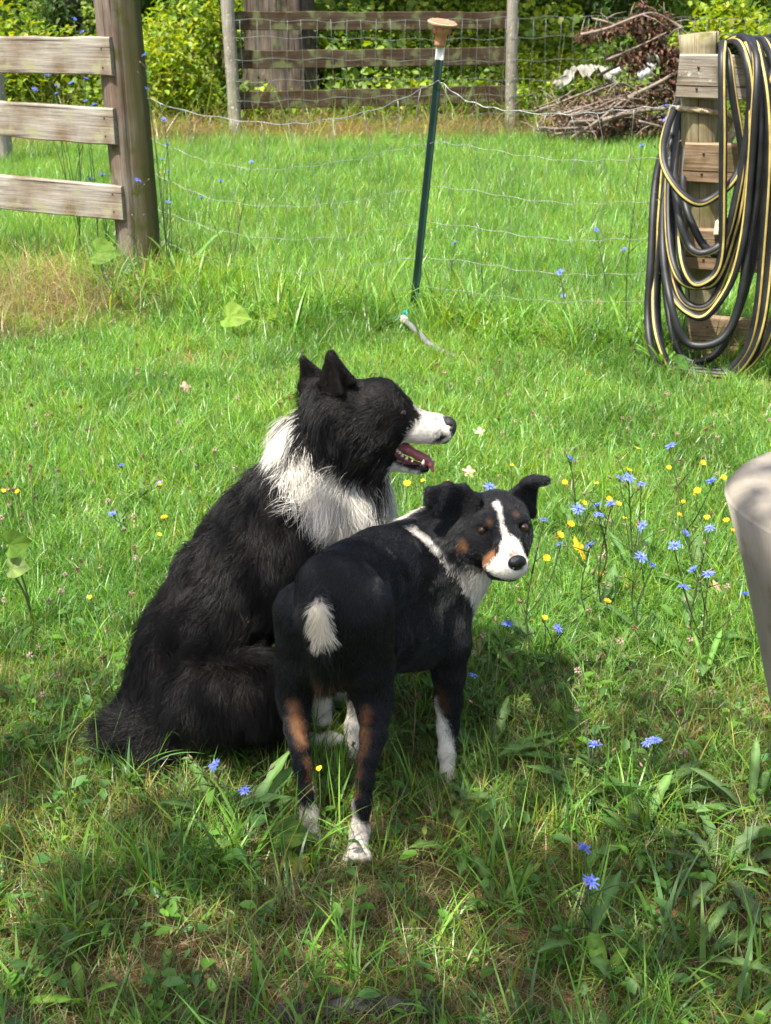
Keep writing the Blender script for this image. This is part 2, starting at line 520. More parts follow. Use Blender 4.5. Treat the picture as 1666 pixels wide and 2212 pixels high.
def build_grass():
    short = [clump_mesh('sward_%d' % k, 34, 0.055, 0.035, 0.085, 0.0032, 0.10, 0.10, 1.4, 0.6, 4, M_GRASS, clover=1) for k in range(6)]
    fine = [clump_mesh('fine_%d' % k, 26, 0.06, 0.06, 0.13, 0.0030, 0.05, 0.06, 1.5, 0.5, 4, M_GRASS) for k in range(5)]
    lush = [clump_mesh('lush_%d' % k, 11, 0.035, 0.12, 0.24, 0.0056, 0.05, 0.15, 1.7, 0.45, 6, M_GRASS) for k in range(5)]
    dry = [clump_mesh('dry_%d' % k, 18, 0.06, 0.03, 0.13, 0.0022, 0.97, 0.0, 0.8, 1.75, 3, M_GRASS) for k in range(3)]
    herb = []
    for k in range(3):
        mb = MB(); random.seed(900 + k)
        for _ in range(9):
            small_leaf(mb, Vector((random.gauss(0, .028), random.gauss(0, .028), random.uniform(.006, .045))), random.uniform(.014, .034), random.uniform(0, 6.28), random.uniform(-.7, .3), jitc(random.choice([(0.10, 0.22, 0.03), (0.16, 0.28, 0.035), (0.08, 0.17, 0.045), (0.2, 0.27, 0.04)])), random.uniform(.4, .8))
        herb.append(mb.mesh('herb_%d' % k, M_LEAF))
    shade_toned = [clump_mesh('shade_toned_%d' % k, 30, 0.058, 0.03, 0.10, 0.0024, 0.20, 0.08, 1.5, 0.8, 4, M_GRASS, clover=1, greens=SHADE_OLIVE) for k in range(6)]
    lib = library('grass_library', short + fine + lush + dry + herb + shade_toned)
    nsh = list(range(22, 28))
    P, S, I = [], [], []
    def put(X, Y, lo, hi, ids):
        k = thin_bare(X, Y)
        X, Y = X[k], Y[k]
        P.append(np.stack([X, Y, ground_z(X, Y)], 1))
        S.append(rng.uniform(lo, hi, len(X)))
        I.append(rng.choice(ids, len(X)))
    ns = list(range(6)); nf = list(range(6, 11)); nl = list(range(11, 16)); nd = list(range(16, 19))
    X, Y = view_trapezoid(9000, 0.62, 3.0, 0.4)
    thin = vnoise(np.stack([X * 2.6, Y * 2.6, X * 0], 1), 8) * 0.35 + np.clip((Y - 1.2) / 1.4, 0, 1)
    k = rng.random(len(X)) < 0.28 + 0.72 * np.clip(thin, 0, 1)
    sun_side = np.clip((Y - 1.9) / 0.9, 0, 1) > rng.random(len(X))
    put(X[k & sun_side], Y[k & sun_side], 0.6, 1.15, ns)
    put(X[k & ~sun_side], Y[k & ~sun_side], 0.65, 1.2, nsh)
    put(*view_trapezoid(1300, 0.62, 3.0, 0.4), 0.6, 1.1, nf)
    put(*view_trapezoid(550, 0.62, 2.6, 0.4), 0.7, 1.3, list(range(19, 22)))
    put(*view_trapezoid(14000, 2.6, 7.2, 0.5), 0.75, 1.35, ns)
    put(*view_trapezoid(9000, 2.4, 7.2, 0.5), 0.7, 1.25, nf)
    # longer blades in the shade near the viewer
    X, Y = view_trapezoid(800, 0.62, 2.1, 0.3)
    pat = vnoise(np.stack([X * 3, Y * 3, X * 0], 1), 3)
    k = pat > -0.2
    put(X[k], Y[k], 0.45, 0.95, nl)
    X, Y = view_trapezoid(420, 2.0, 4.2, 0.3)
    put(X, Y, 0.35, 0.7, nl)
    # dead straw through the sward
    put(*view_trapezoid(6500, 0.62, 2.4, 0.4), 0.6, 1.15, nd)
    put(*view_trapezoid(1500, 3.0, 7.0, 0.4), 0.6, 1.0, nd)
    # uncut strip under the wire fence
    for (x0, y0, x1, y1, n) in ((-2.3, 6.9, -1.2, 6.4, 150), (-1.35, 6.35, 0.12, 5.55, 300), (0.12, 5.55, 1.7, 4.85, 320), (-1.5, 6.2, -0.3, 5.5, 160)):
        t = rng.random(n)
        X = x0 + (x1 - x0) * t + rng.normal(0, 0.12, n); Y = y0 + (y1 - y0) * t + rng.normal(0, 0.16, n)
        put(X, Y, 0.6, 1.45, nl)
        put(X[: n // 2] + 0.05, Y[: n // 2], 1.1, 2.4, nf)
        put(X[: n // 3] - 0.05, Y[: n // 3], 1.0, 2.2, nd)
    P = np.concatenate(P); S = np.concatenate(S); I = np.concatenate(I)
    # no tufts inside the animals' bodies
    scatter('grass', P, rng.uniform(0, 6.28, len(P)), S, I, lib)

    past = [clump_mesh('meadow_%d' % k, 42, 0.13, 0.12, 0.27, 0.0055, 0.06, 0.10, 1.8, 0.6, 4, M_GRASS) for k in range(6)]
    lib2 = library('meadow_library', past)
    X, Y = view_trapezoid(17000, 5.2, 14.0, 2.0)
    keep = ((Y > 5.6 + 0.12 * (X < 0) - 0.5 * X) | (Y > 6.6)) & (Y < 13.35 + 0.16 * (X + 1.5) + 0.25 * np.sin(X * 2.7)) & ~((X < -1.35) & (Y < 6.6))
    X, Y = X[keep], Y[keep]
    sc = rng.uniform(0.55, 0.95, len(X))
    scatter('meadow_grass', np.stack([X, Y, ground_z(X, Y)], 1), rng.uniform(0, 6.28, len(X)), sc, rng.integers(0, 6, len(X)), lib2)

    hay = [clump_mesh('hay_%d' % k, 40, 0.14, 0.15, 0.5, 0.0042, 0.86, 0.0, 1.3, 1.0, 4, M_GRASS) for k in range(4)]
    lib3 = library('hay_library', hay)
    n = 1700
    t = rng.random(n)
    X = -6.0 + 10.5 * t; Y = 13.75 + 0.16 * (X + 1.5) + rng.normal(0, 0.38, n)
    sc = rng.uniform(0.75, 1.5, n) * (1 + 0.45 * np.sin(X * 3.3) * np.sin(X * 1.1))
    X2 = np.concatenate([X, rng.normal(-1.75, 0.36, 620), rng.normal(-2.1, 0.35, 260)]); Y2 = np.concatenate([Y, rng.normal(5.9, 0.3, 620), rng.normal(6.6, 0.3, 260)])
    sc = np.concatenate([sc, rng.uniform(0.35, 0.85, 880)])
    nt_ = 150
    xt = rng.uniform(-5, 4.5, nt_)
    X2 = np.concatenate([X2, xt, rng.normal(-1.7, 0.3, 40)]); Y2 = np.concatenate([Y2, 13.9 + 0.16 * (xt + 1.5) + rng.normal(0, 0.3, nt_), rng.normal(6.1, 0.25, 40)])
    sc = np.concatenate([sc, rng.uniform(1.6, 2.7, nt_), rng.uniform(0.9, 1.5, 40)])
    scatter('dry_grass', np.stack([X2, Y2, ground_z(X2, Y2)], 1), rng.uniform(0, 6.28, len(X2)), sc, rng.integers(0, 4, len(X2)), lib3)
if not globals().get('NO_GRASS'): build_grass()
# ------------------------------------------------------------------ timber, wire and hose
M_RAIL = wood('pale_rail_wood', (0.13, 0.115, 0.095), (0.38, 0.35, 0.30), (0.58, 0.48, 0.38), 'X', 1.0, moss=(0.25, 0.24, 0.15), moss_amt=0.2)
M_POST = wood('reddish_post_wood', (0.055, 0.046, 0.038), (0.235, 0.195, 0.16), (0.75, 0.60, 0.53), 'Z', 1.0, moss=(0.075, 0.075, 0.02), moss_amt=0.35)
M_DARKRAIL = wood('dark_rail_wood', (0.026, 0.019, 0.011), (0.088, 0.064, 0.038), (0.7, 0.55, 0.45), 'X', 0.8, moss=(0.11, 0.12, 0.05), moss_amt=0.45)
M_GREYPOST = wood('grey_post_wood', (0.16, 0.14, 0.115), (0.36, 0.33, 0.28), (0.6, 0.58, 0.5), 'Z', 0.8, moss=(0.20, 0.21, 0.14), moss_amt=0.4, lichen=(0.5, 0.5, 0.45))
M_ROUNDPOST = wood('round_post_wood', (0.17, 0.145, 0.085), (0.38, 0.33, 0.22), (0.5, 0.46, 0.34), 'Z', 1.0, moss=(0.13, 0.125, 0.04), moss_amt=0.35)
M_RAILGREY = wood('silvered_rail_wood', (0.14, 0.125, 0.105), (0.38, 0.345, 0.29), (0.66, 0.55, 0.45), 'X', 1.3, moss=(0.10, 0.09, 0.06), moss_amt=0.2, lichen=(0.42, 0.44, 0.38))
M_RAILBROWN = wood('brown_rail_wood', (0.10, 0.065, 0.038), (0.34, 0.25, 0.16), (0.6, 0.5, 0.4), 'X', 1.3, moss=(0.09, 0.07, 0.03), moss_amt=0.3)
M_WIRE = plain('galvanised_wire', (0.28, 0.29, 0.29), 0.5, 0.5, metal=0.75)
M_WIREDULL = plain('dull_wire', (0.20, 0.21, 0.21), 0.5, 0.4, metal=0.5)
M_NAIL = plain('rusty_nail', (0.12, 0.05, 0.025), 0.7, 0.3)

def board(name, a, b, h, th, mat, parent, seg=14, face=None, wob=0.004, seed=0, b_h=None):
    """a sawn board between two points on the middle of its front face; uneven edges, real thickness"""
    r = np.random.default_rng(seed)
    A, Bp = Vector(a), Vector(b)
    ax = (Bp - A); L = ax.length; ax.normalize()
    nrm = Vector(face) if face is not None else Vector((0, -1, 0))
    nrm = (nrm - ax * nrm.dot(ax)).normalized()
    up = ax.cross(nrm) * -1
    if up.z < 0: up = -up
    mb = MB()
    V = []
    for i in range(seg + 1):
        s = i / seg
        hh = (h + ((b_h or h) - h) * s)
        e1, e2 = r.normal(0, wob, 2) * 0.6
        bow = 0.004 * sin(s * 5 + seed)
        ch = 0.006
        top, bot = hh / 2 + e1, -hh / 2 + e2
        prof = [(bot + ch, 0), (top - ch, 0), (top, -ch), (top, -th + ch), (top - ch, -th), (bot + ch, -th), (bot, -th + ch), (bot, -ch)]
        ex = r.normal(0, 0.002) if i in (0, seg) else 0
        for (u, n) in prof:
            V.append(Vector((s * L + ex, -n - th / 2 + 0, u + bow)))
    k = 8
    F = [(i * k + j, i * k + (j + 1) % k, (i + 1) * k + (j + 1) % k, (i + 1) * k + j) for i in range(seg) for j in range(k)]
    F += [tuple(reversed(range(k))), tuple(range(seg * k, seg * k + k))]
    mb.add(V, F)
    me = mb.mesh(name, mat, smooth=False)
    o = bpy.data.objects.new(name, me); COL.objects.link(o)
    # local X along the board, local Y away from the face
    M = Matrix((ax, -nrm, up)).transposed().to_4x4()
    M.translation = A - nrm * (th / 2)
    o.matrix_world = M
    if parent is not None:
        o.parent = parent; o.matrix_parent_inverse = parent.matrix_basis.inverted()
    o['_h'] = h
    del o['_h']
    return o

def round_post(name, base, top, r0, r1, mat, parent, seg=28, rings=30, seed=0, split=0.0, square=0.0, bump=0.012):
    base, top = Vector(base), Vector(top)
    ax = (top - base); L = ax.length
    q = ax.to_track_quat('Z', 'X')
    mb = MB(); V = []
    r = np.random.default_rng(seed)
    if isinstance(split, Vector):
        lc = q.inverted() @ split
        split = math.atan2(lc.y, lc.x) % (2 * pi)
    ph = r.uniform(0, 6.28, 6)
    for i in range(rings + 1):
        s = i / rings
        for j in range(seg):
            a = 2 * pi * j / seg
            rad = (r0 + (r1 - r0) * s)
            if square: rad *= 1 + square * (abs(cos(2 * (a + 0.3))) ** 3 - 0.5)
            rad *= 1 + bump * (sin(3 * a + ph[0] + 2 * s) + 0.8 * sin(7 * a + ph[1] - 3 * s) + 0.5 * sin(13 * a + ph[2] + 5 * s))
            if split:
                da = (a - split - 0.10 * s + pi) % (2 * pi) - pi
                rad *= 1 - 0.07 * math.exp(-(da / 0.035) ** 2)
            V.append(Vector((rad * cos(a), rad * sin(a), s * L)))
    F = [(i * seg + j, i * seg + (j + 1) % seg, (i + 1) * seg + (j + 1) % seg, (i + 1) * seg + j) for i in range(rings) for j in range(seg)]
    c = len(V); V.append(Vector((0, 0, L + 0.003)))
    F += [(rings * seg + j, rings * seg + (j + 1) % seg, c) for j in range(seg)]
    mb.add(V, F)
    me = mb.mesh(name, mat)
    if seg: me.polygons.foreach_set('use_smooth', [True] * (rings * seg) + [False] * seg)
    o = bpy.data.objects.new(name, me); COL.objects.link(o)
    M = q.to_matrix().to_4x4(); M.translation = base
    o.matrix_world = M
    if parent is not None:
        o.parent = parent; o.matrix_parent_inverse = parent.matrix_basis.inverted()
    return o

# ---- near board fence on the left
def left_fence():
    b = at(308, 625, 6.4)
    base = Vector((b.x, b.y, float(ground_z(b.x, b.y)) - 0.1))
    top = at(253, 0, 6.4); top = top + (top - at(308, 625, 6.4)).normalized() * 0.12
    root = thing('board_fence', 'weathered board fence with three pale rails ending at a thick reddish post', 'fence', base)
    P = round_post('post', base, top, 0.112, 0.110, M_POST, root, seg=90, seed=2, split=Vector((0.12, -1, 0)), square=0.10)
    q0 = at(0, 625, 6.6); pl = Vector((-3.35, 7.05, -0.1))
    round_post('post', pl, pl + Vector((-0.05, 0, 1.75)), 0.10, 0.095, M_GREYPOST, root, seed=3)
    # moss and dark algae on the side turned away from the fence
    mm = P.data.materials[0]; nt = mm.node_tree; b = nt.nodes['Principled BSDF']
    src = b.inputs['Base Color'].links[0].from_socket
    dl = P.matrix_world.to_3x3().inverted() @ Vector((0.95, -0.3, 0)).normalized()
    tc = N(nt, 'ShaderNodeTexCoord'); dt = N(nt, 'ShaderNodeVectorMath', operation='DOT_PRODUCT')
    nt.links.new(tc.outputs['Object'], dt.inputs[0]); dt.inputs[1].default_value = dl
    nz = N(nt, 'ShaderNodeTexNoise'); nz.inputs['Scale'].default_value = 6; nz.inputs['Detail'].default_value = 6
    mp = N(nt, 'ShaderNodeMapping'); mp.inputs['Scale'].default_value = (3, 3, 0.7)
    nt.links.new(tc.outputs['Object'], mp.inputs[0]); nt.links.new(mp.outputs[0], nz.inputs['Vector'])
    ad = N(nt, 'ShaderNodeMath', operation='MULTIPLY_ADD'); nt.links.new(nz.outputs['Fac'], ad.inputs[0]); ad.inputs[1].default_value = 0.12; nt.links.new(dt.outputs['Value'], ad.inputs[2])
    r1 = ramp(nt, [(0.075, (0, 0, 0)), (0.10, (0.45, 0.45, 0.45)), (0.145, (0.9, 0.9, 0.9))], ad.outputs[0])
    mx = N(nt, 'ShaderNodeMix', data_type='RGBA')
    nt.links.new(r1.outputs[0], mx.inputs['Factor']); nt.links.new(src, mx.inputs['A']); mx.inputs['B'].default_value = (0.062, 0.060, 0.018, 1)
    nt.links.new(mx.outputs['Result'], b.inputs['Base Color'])
    rows = [((0, 119), (240, 124)), ((0, 258), (246, 274)), ((0, 416), (264, 438))]
    for k, ((x0, y0), (x1, y1)) in enumerate(rows):
        a, c = at(x0, y0, 6.58), at(x1, y1, 6.265)
        d = (a - c).normalized()
        far = c + d * 2.3
        o = board('rail', far, c, 0.172, 0.042, M_RAIL, root, seed=10 + k, face=(0.1, -1, 0), wob=0.004)
        # nails at the post end
        for dz in (-0.045, 0.04):
            m = MB()
            p = c + d * 0.055 + Vector((0, 0, dz)) + Vector((0.1, -1, 0)).normalized() * 0.001
            m.tube([p + Vector((0, 0.004, 0)), p - Vector((0, 0.0035, 0))], 0.004, 8)
            m.obj('nail', M_NAIL, root)
left_fence()

# ---- single grey post at the far left, behind the boards
def far_left_post():
    p = at(4, 330, 11.5)
    base = Vector((p.x, p.y, -0.1))
    root = thing('fence_post', 'pale grey lichened post at the left edge behind the near rails', 'post', base)
    round_post('post', base, base + Vector((-0.03, 0, 2.0)), 0.105, 0.095, M_GREYPOST, root, seed=4)
far_left_post()

# ---- far fence
def far_fence():
    YL, YR = 13.6, 14.3
    pl, pr = at(510, 262, YL), at(1104, 250, YR)
    bl, br = Vector((pl.x, pl.y, -0.1)), Vector((pr.x, pr.y, -0.1))
    root = thing('board_fence', 'dark mossy three rail fence between two grey posts by the big trunk', 'fence', (pl + pr) / 2 * 1.0)
    root.location.z = 0
    tl = at(491, 0, YL); tr = at(1108, 0, YR)
    round_post('post', bl, tl + (tl - pl) * 0.25, 0.068, 0.066, M_GREYPOST, root, seed=6)
    round_post('post', br, tr + (tr - pr) * 0.25, 0.060, 0.058, M_GREYPOST, root, seed=7, square=0.08)
    rows = [((480, 46), (1116, 43)), ((482, 130), (1112, 121)), ((520, 217), (1106, 203))]
    for k, ((x0, y0), (x1, y1)) in enumerate(rows):
        a, c = at(x0, y0, YL + 0.075), at(x1, y1, YR + 0.075)
        board('rail', a, c, 0.178, 0.04, M_DARKRAIL, root, seed=20 + k, face=(0.05, -1, 0), wob=0.006)
    # an outer bay to the left, seen between shrubs
    # wire netting stapled to the back of the rails
    wf = thing('wire_fence', 'thin dull wire netting stretched along the far board fence', 'wire fence', ((pl + pr) / 2).to_tuple(), None)
    wf.location.z = 0
    x0, x1 = pl.x + 0.02, pr.x + 3.6
    ya = lambda x: YL + 0.02 + (YR - YL) / (pr.x - pl.x) * (x - pl.x) - 0.09
    for k, z in enumerate((0.22, 0.42, 0.60, 0.80, 1.02, 1.2)):
        m = MB(); pts = []
        for i in range(90):
            x = x0 + (x1 - x0) * i / 89
            pts.append((x, ya(x) + 0.01 * sin(i), z + 0.012 * sin(i * 0.9 + k) + 0.02 * sin(x * 1.3 + k)))
        m.tube(pts, 0.0022, 4); m.obj('line_wire', M_WIREDULL, wf)
    n = int((x1 - x0) / 0.152)
    for i in range(n):
        x = x0 + 0.152 * (i + 0.5); m = MB()
        m.tube([(x + 0.01 * sin(i * 3 + j), ya(x), 0.2 + j * 0.2) for j in range(6)], 0.0018, 4)
        m.obj('stay_wire', M_WIREDULL, wf)
far_fence()

# ---- steel post with clay coloured cap
M_TPOST = plain('green_enamel', (0.012, 0.035, 0.028), 0.38, 0.5, noise=0.3, scale=12)
M_TIP = plain('worn_white_band', (0.62, 0.63, 0.62), 0.5, 0.4, noise=0.12, scale=40)
M_CAP = plain('clay_plastic', (0.40, 0.19, 0.10), 0.55, 0.35, noise=0.18, scale=60)
M_CAPTOP = plain('faded_clay', (0.36, 0.22, 0.14), 0.7, 0.25, noise=0.25, scale=120)
TP_B, TP_T = at(888, 712, 5.6), at(949, 128, 5.6)
def steel_post():
    base = TP_B + (TP_B - TP_T).normalized() * 0.12
    root = thing('fence_post', 'leaning dark green steel post topped by an orange clay cap', 'post', TP_B)
    ax = (TP_T - base).normalized()
    q = ax.to_track_quat('Z', 'Y')
    L = (TP_T - base).length
    def tee(z0, z1, mat, nm, grow=0.0):
        mb = MB()
        w, t, d, ang = 0.031 + grow, 0.005 + grow, 0.029 + grow, 0.5
        prof = [(-w / 2, 0), (w / 2, 0), (w / 2, t), (t / 2 + 0.001, t + 0.002), (t / 2, d), (-t / 2, d), (-t / 2 - 0.001, t + 0.002), (-w / 2, t)]
        R = Matrix.Rotation(ang, 3, 'Z')
        V = []
        for z in (z0, z1):
            for (x, y) in prof: V.append(q @ (R @ Vector((x, y - 0.012, z))) + base)
        k = len(prof)
        F = [(j, (j + 1) % k, k + (j + 1) % k, k + j) for j in range(k)] + [tuple(reversed(range(k))), tuple(range(k, 2 * k))]
        mb.add(V, F)
        # studs along the face
        if nm == 'shaft':
            for i in range(24):
                z = 0.2 + i * 0.052
                if z < z1 - 0.02: mb.box(q @ (R @ Vector((0, -0.0145, z))) + base, 0.011, 0.006, 0.016, (q.to_matrix() @ R))
        return mb.obj(nm, mat, root, smooth=False)
    tee(0, L, M_TPOST, 'shaft')
    tee(L - 0.002, L + 0.07, M_TIP, 'white_tip', 0.002)
    top = at(951, 95, 5.6)
    # cap: neck and wide tilted plate
    mb = MB()
    prof = [(0.022, -0.012), (0.024, 0.0), (0.025, 0.036), (0.034, 0.040), (0.037, 0.060), (0.039, 0.076)]
    seg = 24; V = []
    tilt = Matrix.Rotation(radians(0), 3, 'Y')
    for (r, z) in prof:
        for j in range(seg): V.append(q @ Vector((r * cos(2 * pi * j / seg), r * sin(2 * pi * j / seg), z)) + top)
    F = [(i * seg + j, i * seg + (j + 1) % seg, (i + 1) * seg + (j + 1) % seg, (i + 1) * seg + j) for i in range(len(prof) - 1) for j in range(seg)]
    F += [tuple(reversed(range(seg)))]
    mb.add(V, F)
    for j in range(6):
        a = j * pi / 3 + 0.3
        d = Vector((cos(a), sin(a), 0))
        mb.tube([q @ (d * 0.034 + Vector((0, 0, 0.035))) + top, q @ (d * 0.042 + Vector((0, 0, 0.062))) + top], 0.003, 5)
    mb.obj('cap', M_CAP, root)
    pm = MB()
    pq = q @ Matrix.Rotation(radians(-9), 3, 'Y').to_quaternion() @ Matrix.Rotation(radians(2), 3, 'X').to_quaternion()
    V = []; pc = top + q @ Vector((0, 0, 0.083))
    prof = [(0.056, -0.006), (0.062, -0.004), (0.063, 0.002), (0.057, 0.005), (0.0, 0.006)]
    for (r, z) in prof[:-1]:
        for j in range(seg): V.append(pq @ Vector((r * cos(2 * pi * j / seg), r * sin(2 * pi * j / seg), z)) + pc)
    V.append(pq @ Vector((0, 0, 0.006)) + pc)
    F = [(i * seg + j, i * seg + (j + 1) % seg, (i + 1) * seg + (j + 1) % seg, (i + 1) * seg + j) for i in range(3) for j in range(seg)]
    F += [(3 * seg + j, 3 * seg + (j + 1) % seg, 4 * seg) for j in range(seg)] + [tuple(reversed(range(seg)))]
    pm.add(V, F)
    for j in range(7):
        x = -0.048 + j * 0.016
        w = math.sqrt(max(0.0001, 0.055 ** 2 - x * x))
        pm.tube([pq @ Vector((x, -w, 0.0065)) + pc, pq @ Vector((x, w, 0.0065)) + pc], 0.0022, 5)
    pm.obj('cap_plate', M_CAPTOP, root, smooth=False)
steel_post()

# ---- sagging field fence
def field_fence():
    root = thing('wire_fence', 'sagging galvanised field fence from the thick post past the green steel post', 'wire fence', (0, 5.6, 0))
    def Yx(px):
        if px < 938: return 6.35 + (5.585 - 6.35) * (px - 320) / (938 - 320)
        return 5.585 + (4.98 - 5.585) * (px - 938) / (1475 - 938)
    rows = [
        [(318, 212), (400, 240), (500, 258), (610, 268), (690, 262), (800, 240), (880, 208), (940, 178), (958, 182), (1000, 213), (1050, 230), (1110, 240), (1210, 247), (1290, 243), (1370, 235), (1440, 229), (1490, 228)],
        [(325, 300), (395, 329), (450, 349), (560, 366), (640, 362), (760, 345), (880, 318), (935, 309), (965, 309), (1040, 320), (1130, 336), (1240, 347), (1330, 345), (1440, 341), (1490, 340)],
        [(335, 376), (390, 402), (470, 432), (600, 446), (720, 440), (880, 410), (930, 403), (1030, 413), (1130, 430), (1240, 440), (1330, 438), (1440, 432), (1490, 431)],
        [(340, 452), (400, 474), (480, 500), (600, 516), (720, 512), (860, 490), (925, 482), (1030, 492), (1130, 509), (1240, 519), (1330, 517), (1440, 514), (1490, 513)],
        [(345, 520), (420, 548), (520, 575), (640, 588), (760, 580), (860, 562), (915, 556), (1030, 568), (1130, 584), (1240, 593), (1330, 592), (1440, 589), (1490, 588)],
        [(350, 575), (430, 602), (540, 632), (660, 648), (780, 640), (905, 620), (1030, 634), (1130, 646), (1240, 652), (1440, 648), (1490, 646)],
        [(350, 625), (430, 652), (540, 682), (660, 698), (780, 696), (895, 680), (1030, 694), (1130, 704), (1240, 709), (1440, 706), (1490, 704)]]
    curves = []
    for k, r in enumerate(rows):
        pts = [at(x, y, Yx(x)) for x, y in r]
        c = catmull(pts, 7)
        c = [p + Vector((0, 0.004 * sin(i * 1.7), 0.004 * sin(i * 1.15 + k))) for i, p in enumerate(c)]
        curves.append(c)
        m = MB(); m.tube(c, 0.0019 if k == 0 else 0.00105, 5); m.obj('line_wire', M_WIRE, root)
    def on(k, px):
        best = min(curves[k], key=lambda p: abs(proj(p)[0] - px)); return best
    def proj(p):
        d = p - Vector((0, 0, CAM_H))
        zc = d.y * CP - d.z * SP; vc = -(d.y * SP + d.z * CP)
        return (d.x / zc * F_PX + W_PX / 2, vc / zc * F_PX + H_PX / 2)
    px = 352.0; i = 0
    while px < 1475:
        sp = 51 + 22 * (px - 352) / 1120
        if abs(px - 938) > 14:
            lean = 22 * sin(i * 2.3) * (1 if abs(px - 938) < 250 else 0.45)
            P = []
            for k in range(7):
                P.append(on(k, px + lean * (0.35 * sin(k * 1.3 + i)) + 6 * sin(i * 5 + k)))
            c = []
            for k in range(6):
                a, b = P[k], P[k + 1]
                mid = (a + b) / 2 + Vector((0.016 * sin(i * 3.1 + k * 2), 0.01 * cos(i + k), 0))
                if k == 0: mid += Vector((0.02 * sin(i * 1.7), 0, 0))
                c += [a, mid]
            c.append(P[6])
            m = MB(); m.tube(catmull(c, 2), 0.0012, 4); m.obj('stay_wire', M_WIRE, root)
        px += sp; i += 1
field_fence()

# ---- right-hand rail fence under the hose
HP_Y = 5.0
def hose_fence():
    b = at(1524, 770, HP_Y); t = at(1510, 72, HP_Y)
    base = Vector((b.x, b.y, -0.1))
    root = thing('rail_fence', 'round post with silvery rails at the right edge, hung with hose', 'fence', (b.x, b.y, 0))
    round_post('post', base, t, 0.064, 0.072, M_ROUNDPOST, root, seed=9, bump=0.008)
    rows = [((1465, 165), (1700, 172), 0.155, M_RAILGREY), ((1477, 350), (1700, 358), 0.148, M_RAILBROWN), ((1482, 535), (1700, 548), 0.155, M_RAILBROWN), ((1488, 722), (1700, 738), 0.16, M_RAILBROWN)]
    for k, ((x0, y0), (x1, y1), h, m) in enumerate(rows):
        a, c = at(x0, y0, HP_Y - 0.085), at(x1, y1, HP_Y - 0.16)
        d = (c - a).normalized()
        board('rail', a, a + d * 2.4, h, 0.042, m, root, seed=40 + k, face=(-0.12, -1, 0), wob=0.004)
        for dz in (-0.04, 0.035):
            mm = MB(); p = a + d * 0.07 + Vector((0, -0.001, dz))
            mm.tube([p + Vector((0, 0.004, 0)), p - Vector((0, 0.004, 0))], 0.0045, 8); mm.obj('nail', M_NAIL, root)
hose_fence()

